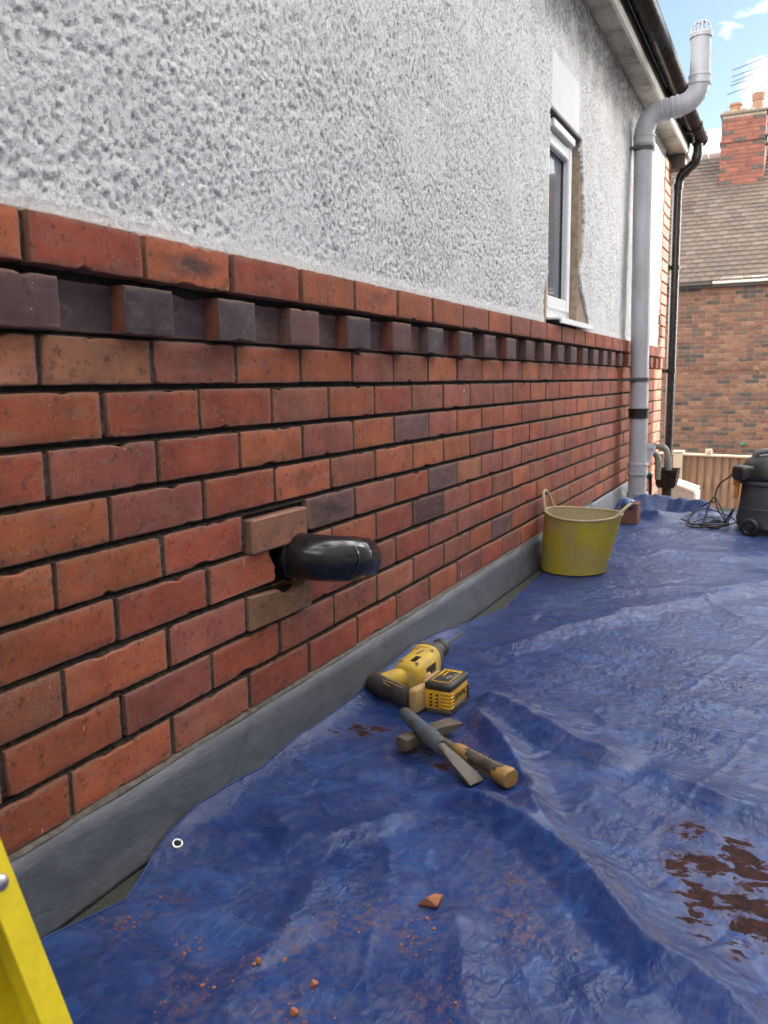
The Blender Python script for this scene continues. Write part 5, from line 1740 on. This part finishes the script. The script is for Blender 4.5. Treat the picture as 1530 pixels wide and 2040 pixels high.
for i in range(3):
    p = foot + ld * (0.335 + 0.25 * i) - lnx * 0.036
    g = MB()
    g.b2((p.x - 0.028, -0.925, p.z - 0.012), (p.x + 0.028, -0.555, p.z + 0.012), 0.003)
    g.build('rung', STEEL, lad, 35)
    g = MB()
    for dv in (0.0, 0.02):
        q_ = p + lnx * 0.036 + ld * 0.004
        g.lathe([(0.0, 0.004), (0.006, 0.0034), (0.0085, 0.0)], (q_.x, -0.566, q_.z), lnx, 16)
        break
    g.build('rivet', STEEL, st1, 60)
g = MB()
for y in (-0.55, -0.93):
    g.box((foot.x - 0.033, y + (-0.015 if y > -0.7 else 0.015), 0.016), (0.09, 0.034, 0.024), None, 0.004)
g.build('rubber_foot', RUBBER, lad, 40)

# ------------------------------------------------------------------ fence, low wall beyond the roof
fen = thing('fence', 'weathered brown upright board fence below the neighbouring brick house', 'fence', (0.4, 10.0, GZ))
def ftop(x): return -0.155 - 0.018 * (x + 0.25)
nb_ = 0
x = -1.6
fmesh = [pymesh('fence_board', *(lambda m: (m.V, m.F))(MB().box((0, 0, 0), (0.090, 0.016, 1.78), Matrix.Rotation(R(-16), 3, 'Z'), 0.002))) for _ in range(1)]
FB = []
for kk in range(3):
    m_ = TIMBER if kk < 2 else TIMBER
    FB.append(m_)
fmesh[0].materials.append(TIMBER)
k = 0
while x < 3.4:
    o = bpy.data.objects.new('fence_board', fmesh[0])
    COL.objects.link(o)
    o.parent = fen
    o.location = Vector((x, 10.0 + random.uniform(-0.003, 0.003), ftop(x) - 0.90)) - org(fen)
    o.rotation_euler = (0, random.uniform(-0.004, 0.004), random.uniform(-0.03, 0.03))
    x += 0.096
    k += 1
g = MB()
g.prism([(-1.7, ftop(-1.7) - 0.012), (3.45, ftop(3.45) - 0.012), (3.45, ftop(3.45) + 0.012), (-1.7, ftop(-1.7) + 0.012)], ((0, 0, 0), (1, 0, 0), (0, 0, 1), (0, -1, 0)), -10.03, -9.955 + 0.0, 0.003)
g.V = [(a, abs(b), c) for a, b, c in g.V]
g.build('capping_rail', TIMBER_PALE, fen, 30)
g = MB(); g.b2((-1.7, 10.02, GZ + 0.3), (3.4, 10.06, GZ + 0.4)); g.b2((-1.7, 10.02, -0.60), (3.4, 10.06, -0.5)); g.build('back_rail', TIMBER, fen, None)
for px_ in (-0.33, 1.6):
    g = MB()
    g.b2((px_ - 0.055, 9.93, GZ), (px_ + 0.055, 10.03, ftop(px_) + 0.02), 0.006)
    post = g.build('post', TIMBER_PALE, fen, 35)
    g = MB(); g.b2((px_ - 0.07, 9.915, ftop(px_) + 0.021), (px_ + 0.07, 10.045, ftop(px_) + 0.045), 0.008); g.build('post_cap', TIMBER_PALE, post, 35)
g = MB()
g.box((0.03, 9.985, ftop(0) + 0.045), (0.08, 0.03, 0.07), None, 0.015, 2)
g.build('finial', TIMBER_PALE, fen, 45)
g = MB(); g.b2((-1.7, 9.96, GZ), (3.4, 9.99, -0.93), 0.01); g.build('gravel_board', simple('concrete_gravel_board', (0.5, 0.48, 0.44), 0.9), fen, 35)
lw = thing('low_wall', 'pale rendered low wall with raked coping behind the rainwater hopper', 'wall', (0.05, 7.2, GZ))
PALE = simple('pale_grey_render', (0.40, 0.41, 0.41), 0.9, bump=0.2)
g = MB()
g.prism([(-0.45, GZ), (0.160, GZ), (0.160, -0.245), (0.03, -0.205), (-0.45, -0.06)], ((0, 7.05, 0), (1, 0, 0), (0, 0, 1), (0, 1, 0)), 0.0, 0.28, 0.003)
g.build('wall_panel', PALE, lw, 30)
g = MB()
g.prism([(0.170, -0.262), (0.182, -0.235), (0.03, -0.185), (-0.46, -0.04), (-0.46, -0.062), (0.03, -0.206)], ((0, 7.03, 0), (1, 0, 0), (0, 0, 1), (0, 1, 0)), 0.0, 0.32, 0.002)
g.b2((0.1605, 7.045, GZ), (0.185, 7.335, -0.262), 0.002)  # right face whitened: sunlit side put into the colour
g.build('coping', simple('white_coping_lit_side', (0.75, 0.74, 0.70), 0.7), lw, 30)
g = MB()
for k in range(30):
    for i in range(2):
        g.b2((-0.16 + i * 0.115 - (0.05 if k % 2 else 0), 6.90, GZ + k * 0.066 + 0.004), (-0.055 + i * 0.115 - (0.05 if k % 2 else 0), 7.0, GZ + k * 0.066 + 0.060), 0.002)
bp_ = g.build('brick_pier', FARBRICK, lw, 30)
bp_.color = (0.45, 0.22, 0.12, 1)
bp_['kind'] = 'stuff'

# ------------------------------------------------------------------ neighbouring house
NY = 14.5
nh = thing('brick_house', 'mottled brown brick house with red clay tile roof and tall chimney beyond the fence', 'house', (0.0, NY + 2, GZ))
NX0, NX1 = -5.0, 6.0
NH = 0.075
NEAVE = 2.44
g = MB(); g.b2((NX0, NY + 0.012, GZ), (NX1, NY + 5.4, NEAVE)); g.build('mortar_face', MORTAR_FAR, nh, None)
nmesh = []
for L_ in (0.213, 0.101):
    m_ = MB().box((0, 0, 0), (L_, 0.06, 0.064), None, 0.004)
    me = pymesh('brick', m_.V, m_.F, None)
    me.materials.append(FARBRICK)
    nmesh.append((me, m_))
NPAL = [(0.145, 0.068, 0.042), (0.17, 0.090, 0.056), (0.125, 0.053, 0.036), (0.105, 0.050, 0.039), (0.085, 0.045, 0.038), (0.075, 0.05, 0.044), (0.04, 0.034, 0.034)]
NWT = [6, 4, 5, 4, 2.8, 2.2, 2.2]
cands = []
for k in range(int((NEAVE - GZ) / NH)):
    z = GZ + (k + 0.5) * NH
    zr = NEAVE - z
    x = NX0 + (0.1125 if k % 2 else 0)
    head = (k % 4 == 3)
    while x < NX1 - 0.12:
        L_ = 0.1125 if head else 0.225
        cands.append((x + L_ / 2, z, 1 if head else 0, 0.018 if abs(z - 0.99) < NH / 2 else 0.0))
        x += L_
cands.sort(key=lambda c: (max(0, abs(c[0] - 0.0) - 0.82) * 3 + (2 if c[1] < -0.45 else 0) + (0.0 if c[1] > -0.45 else 1)))
rest = [MB(), MB(), MB()]
for n_, (x, z, t_, off_) in enumerate(cands):
    c = random.choices(NPAL, NWT)[0]
    y = NY - 0.0 + 0.03 - off_ + random.uniform(-0.002, 0.002)
    if n_ < 300:
        o = bpy.data.objects.new('brick', nmesh[t_][0])
        COL.objects.link(o)
        o.parent = nh
        o.location = Vector((x, y, z)) - org(nh)
        o.color = (*c, 1.0)
    else:
        mm = nmesh[t_][1]
        rest[random.choices([0, 1, 2], [6, 3, 2])[0]].add([(a + x, b + y, d + z) for a, b, d in mm.V], mm.F)
for m_, c in zip(rest, ((0.145, 0.069, 0.043), (0.11, 0.050, 0.037), (0.04, 0.033, 0.031))):
    o = m_.build('brick', FARBRICK, nh, None)
    o.color = (*c, 1)
    o['kind'] = 'stuff'
# roof: courses of plain tiles
pitch = R(40.5)
rb = Vector((0, NY - 0.16, NEAVE + 0.02))
ru = Vector((0, math.cos(pitch), math.sin(pitch)))
rn = Vector((0, -math.sin(pitch), math.cos(pitch)))
def tile_mat():
    m = Mat('mottled_clay_tile', (0.3, 0.15, 0.09), 0.88, 0, 0.3)
    oc, al = m.objcol()
    isl = m.island()
    t_ = m.math('MULTIPLY', m.rng(isl, 0, 1, 0.8, 1.2), 1.0)
    c = m.mix(1.0, oc, m.nd('ShaderNodeCombineColor', {0: t_, 1: t_, 2: t_}).outputs[0], 'MULTIPLY')
    v = m.coord()
    c = m.mix(m.math('MULTIPLY', m.rng(m.noise(v, 2.0, 5, 0.6), 0.45, 0.7), 0.5), c, (0.16, 0.13, 0.11))
    m.set('Base Color', c)
    m.bump(m.noise(v, 60, 4), 0.3, 0.003)
    return m.m
TILE = tile_mat()
g = MB(); g.prism([(0, 0), (4.25, 0), (4.25, -0.06), (0, -0.06)], ((NX0, rb.y, rb.z - 0.03), ru, rn, (1, 0, 0)), 0.0, NX1 - NX0 + 0.2); g.build('roof_deck', DARK, nh, None)
TW, TG = 0.166, 0.138
tm = MB().box((0, 0, 0), (TW - 0.006, 0.235, 0.024), Matrix.Rotation(pitch, 3, 'X') @ Matrix.Rotation(R(-6.0), 3, 'X'))
tme = pymesh('roof_tile', tm.V, tm.F, None)
tme.materials.append(TILE)
tcands = []
slope_len = 4.25
nrow = int(slope_len / TG)
for j in range(nrow):
    n = int((NX1 - NX0) / TW)
    for i in range(n):
        x = NX0 + (i + (0.5 if j % 2 else 0)) * TW
        p = rb + ru * (j * TG + 0.05) + rn * 0.012
        tcands.append((x, p.y, p.z, j))
tcands.sort(key=lambda c: max(0, abs(c[0] + 0.15) - 0.62) * 4 + (c[3] * 0.001))
trest = [MB(), MB()]
for n_, (x, y, z, j) in enumerate(tcands):
    up_ = j / nrow
    base = random.choices([(0.092, 0.064, 0.050), (0.078, 0.054, 0.043), (0.063, 0.049, 0.043), (0.108, 0.084, 0.068)], [4, 4, 2, 2])[0]
    if up_ > 0.86: base = tuple(b * 0.55 for b in base)
    if n_ < 300:
        o = bpy.data.objects.new('roof_tile', tme)
        COL.objects.link(o)
        o.parent = nh
        o.location = Vector((x, y, z + random.uniform(-0.002, 0.002))) - org(nh)
        o.rotation_euler = (random.uniform(-0.015, 0.015), random.uniform(-0.01, 0.01), 0)
        o.color = (*base, 1)
    else:
        trest[0 if random.random() < 0.7 else 1].add([(a + x, b + y, d + z) for a, b, d in tm.V], tm.F)
for m_, c in zip(trest, ((0.088, 0.062, 0.049), (0.068, 0.051, 0.044))):
    o = m_.build('roof_tile', TILE, nh, None); o.color = (*c, 1); o['kind'] = 'stuff'
RIDGE = simple('grey_brown_ridge_tile', (0.17, 0.13, 0.11), 0.85, bump=0.3)
rp_ = rb + ru * 4.22
for i in range(24):
    g = MB()
    xx = NX0 + i * 0.46
    g.tube([(xx, rp_.y + 0.06, rp_.z - 0.03), (xx + 0.43, rp_.y + 0.06, rp_.z - 0.03 + 0.012)], 0.13, 12, True)
    g.build('ridge_tile', RIDGE, nh, 60)
g = MB(); g.b2((NX0, NY - 0.20, NEAVE - 0.07), (-0.41, NY - 0.10, NEAVE + 0.03), 0.01); g.b2((NX0, NY - 0.10, NEAVE - 0.10), (NX1, NY + 0.0, NEAVE - 0.005), 0.0); g.build('eaves_gutter', FASCIA_M, nh, 35)
g = MB(); g.b2((-0.405, NY - 0.205, NEAVE - 0.055), (NX1, NY - 0.105, NEAVE + 0.035), 0.012); g.build('white_gutter', TRIM_M, nh, 35)
g = MB(); g.lathe([(0.0, 0.05), (0.030, 0.045), (0.045, 0.02), (0.045, 0.0)], (0.195, NY, -0.34), (0, -1, 0), 16); g.build('wall_fitting', simple('green_plastic', (0.03, 0.12, 0.06), 0.4), nh, 50)
# chimney
CX0, CX1, CY0, CY1, CZ0, CZ1 = -0.575, 0.205, 16.6, 17.25, 4.0, 5.70
g = MB(); g.b2((CX0 + 0.012, CY0 + 0.012, CZ0), (CX1 - 0.012, CY1 - 0.012, CZ1)); chm = g.build('chimney', MORTAR_FAR, nh, None)
CPAL = [(0.165, 0.058, 0.042), (0.185, 0.064, 0.045), (0.145, 0.050, 0.038), (0.06, 0.05, 0.047)]
cbm = {}
def cbrick(lo, hi, col):
    s_ = tuple(round(b - a, 3) for a, b in zip(lo, hi))
    if s_ not in cbm:
        m_ = MB().box((0, 0, 0), s_, None, 0.004)
        cbm[s_] = pymesh('brick', m_.V, m_.F, None)
        cbm[s_].materials.append(FARBRICK)
    o = bpy.data.objects.new('brick', cbm[s_])
    COL.objects.link(o)
    o.parent = chm
    o.location = Vector([(a + b) / 2 for a, b in zip(lo, hi)]) - org(nh)
    o.color = (*col, 1)
cw = (CX1 - CX0)
for k in range(int((CZ1 - CZ0) / NH)):
    z = CZ0 + k * NH
    cor = 0.0
    kk = int((CZ1 - CZ0) / NH) - k
    if kk in (6,): cor = 0.03
    xs = [0, 0.11, 0.335, 0.56, cw] if k % 2 else [0, 0.225, 0.45, 0.67, cw]
    for i, (a, b) in enumerate(zip(xs[:-1], xs[1:])):
        dk = (kk in (6,) and i % 2) or (i in (0, 3) and k % 3 == 0)
        c = CPAL[3] if dk else random.choice(CPAL[:3])
        cbrick((CX0 + a + 0.003, CY0 - cor, z + 0.003), (CX0 + b - 0.003, CY0 + 0.09, z + NH - 0.004), c)
    ys_ = [0.095, 0.32, 0.545, 0.65]
    for a, b in zip(ys_[:-1], ys_[1:]):
        for (xa, xb) in ((CX1 - 0.09, CX1 + cor), (CX0 - cor, CX0 + 0.09)):
            cbrick((xa, CY0 + a, z + 0.003), (xb, CY0 + b - 0.004, z + NH - 0.004), random.choice(CPAL[:3]))
g = MB(); g.b2((CX0 - 0.03, CY0 - 0.03, CZ1), (CX1 + 0.03, CY1 + 0.03, CZ1 + 0.045), 0.008)
g.build('cap_slab', simple('sooty_cap_concrete', (0.13, 0.11, 0.095), 0.9, bump=0.4), chm, 35)
g = MB()
for i in range(60):
    g.box((random.uniform(CX0, CX1), random.uniform(CY0, CY1), CZ1 + 0.055), (0.09, 0.09, 0.06), Matrix.Rotation(random.random(), 3, 'Z') @ Matrix.Rotation(random.uniform(-.5, .5), 3, 'X'), 0.01)
o = g.build('flaunching', mortar_mat('mossy_flaunching', (0.16, 0.13, 0.08), (0.34, 0.27, 0.17), 8), chm, 40); o['kind'] = 'stuff'
POT = simple('terracotta_pot', (0.20, 0.085, 0.055), 0.85, dirt=(0.3, 0.22, 0.15), bump=0.2)
POT2 = simple('buff_clay_pot', (0.22, 0.125, 0.08), 0.85, dirt=(0.2, 0.12, 0.09), bump=0.2)
g = MB(); g.lathe([(0.115, 0), (0.105, 0.17), (0.122, 0.175), (0.122, 0.215), (0.10, 0.215), (0.09, 0.1)], (CX0 + 0.22, CY0 + 0.3, CZ1 + 0.05), (0, 0, 1), 24); g.build('chimney_pot', POT, chm, 40)
g = MB(); g.lathe([(0.125, 0), (0.10, 0.22), (0.115, 0.225), (0.118, 0.25), (0.11, 0.255), (0.125, 0.30), (0.125, 0.35), (0.10, 0.36), (0.085, 0.2)], (CX1 - 0.17, CY0 + 0.3, CZ1 + 0.05), (0, 0, 1), 24); g.build('chimney_pot', POT2, chm, 40)
g = MB(); g.b2((CX0 - 0.015, CY0 - 0.012, CZ0 + 0.24), (CX1 + 0.015, CY0 + 0.05, CZ0 + 0.42), 0.004); g.b2((CX0 - 0.03, CY0 - 0.18, CZ0 + 0.20), (CX1 + 0.03, CY0 - 0.008, CZ0 + 0.236), 0.004)
g.build('chimney_flashing', simple('pale_lead', (0.36, 0.37, 0.38), 0.6, dirt=(0.2, 0.2, 0.2)), chm, 35)
# television aerial on the chimney
aer = thing('tv_aerial', 'thin metal television aerial with parallel rods above the chimney', 'aerial', (0.225, CY0 + 0.1, 4.9))
ALU = simple('grey_aerial_metal', (0.05, 0.055, 0.065), 0.6, 0.0, 0.2)
g = MB(); g.tube([(0.232, CY0 + 0.05, 5.00), (0.215, CY0 + 0.05, 7.0)], 0.013, 8, True); g.build('mast', ALU, aer, 60)
for k, (z, ln) in enumerate(((6.62, 0.70), (6.50, 0.70), (6.41, 0.70), (6.345, 0.72), (6.20, 0.78))):
    g = MB(); g.tube([(0.222, CY0 + 0.05, z + 0.035), (0.222 - ln * 0.96, CY0 + 0.05 + 0.25, z - 0.035)], 0.008, 6, True); g.build('aerial_rod', ALU, aer, 60)
g = MB(); g.tube([(0.232, CY0 + 0.05, 6.10), (0.14, CY0, 6.08), (0.10, CY0, 6.09)], 0.010, 6, True); g.tube([(0.226, CY0, 6.06), (0.19, CY0, 5.88)], 0.008, 6, True); g.build('cross_arm', ALU, aer, 60)
g = MB(); g.b2((0.20, CY0 - 0.02, 5.10), (0.27, CY0 + 0.10, 5.13), 0.003); g.b2((0.20, CY0 - 0.02, 5.25), (0.27, CY0 + 0.10, 5.28), 0.003); g.build('chimney_clamp', ALU, aer, 35)

# ------------------------------------------------------------------ unseen house block added on the right, shaped to shade the roof and wall
sh = thing('house', 'plain grey house block added out of frame on the right to cast shade', 'house', (8, 1.5, GZ))
SHX = 4.0
g = MB()
g.prism([(-5.5, GZ), (9.0, GZ), (9.0, 3.90), (5.7, 7.2), (-5.5, 7.2)], ((SHX, 0, 0), (0, 1, 0), (0, 0, 1), (1, 0, 0)), 0.0, 7.0)
g.build('wall', GREYWALL, sh, None)
g = MB()
g.prism([(-5.6, 7.22), (5.70, 7.22), (9.06, 3.84), (9.14, 3.92), (5.75, 7.34), (-5.6, 7.34)], ((SHX - 0.08, 0, 0), (0, 1, 0), (0, 0, 1), (1, 0, 0)), 0.0, 7.16)
g.build('roof', ROOFT, sh, None)
for (yy, zz_) in ((-3.0, 1.0), (0.6, 1.0), (5.0, 1.0)):
    g = MB(); frame_boxes(g, yy - 0.6, yy + 0.6, zz_, zz_ + 1.2, 0.07, SHX - 0.03, SHX + 0.02, 0.0); fw_ = g.build('window', UPVC, sh, None)
    g = MB(); g.b2((SHX - 0.012, yy - 0.53, zz_ + 0.07), (SHX - 0.004, yy + 0.53, zz_ + 1.13)); g.build('glass', GLASSM, fw_, None)
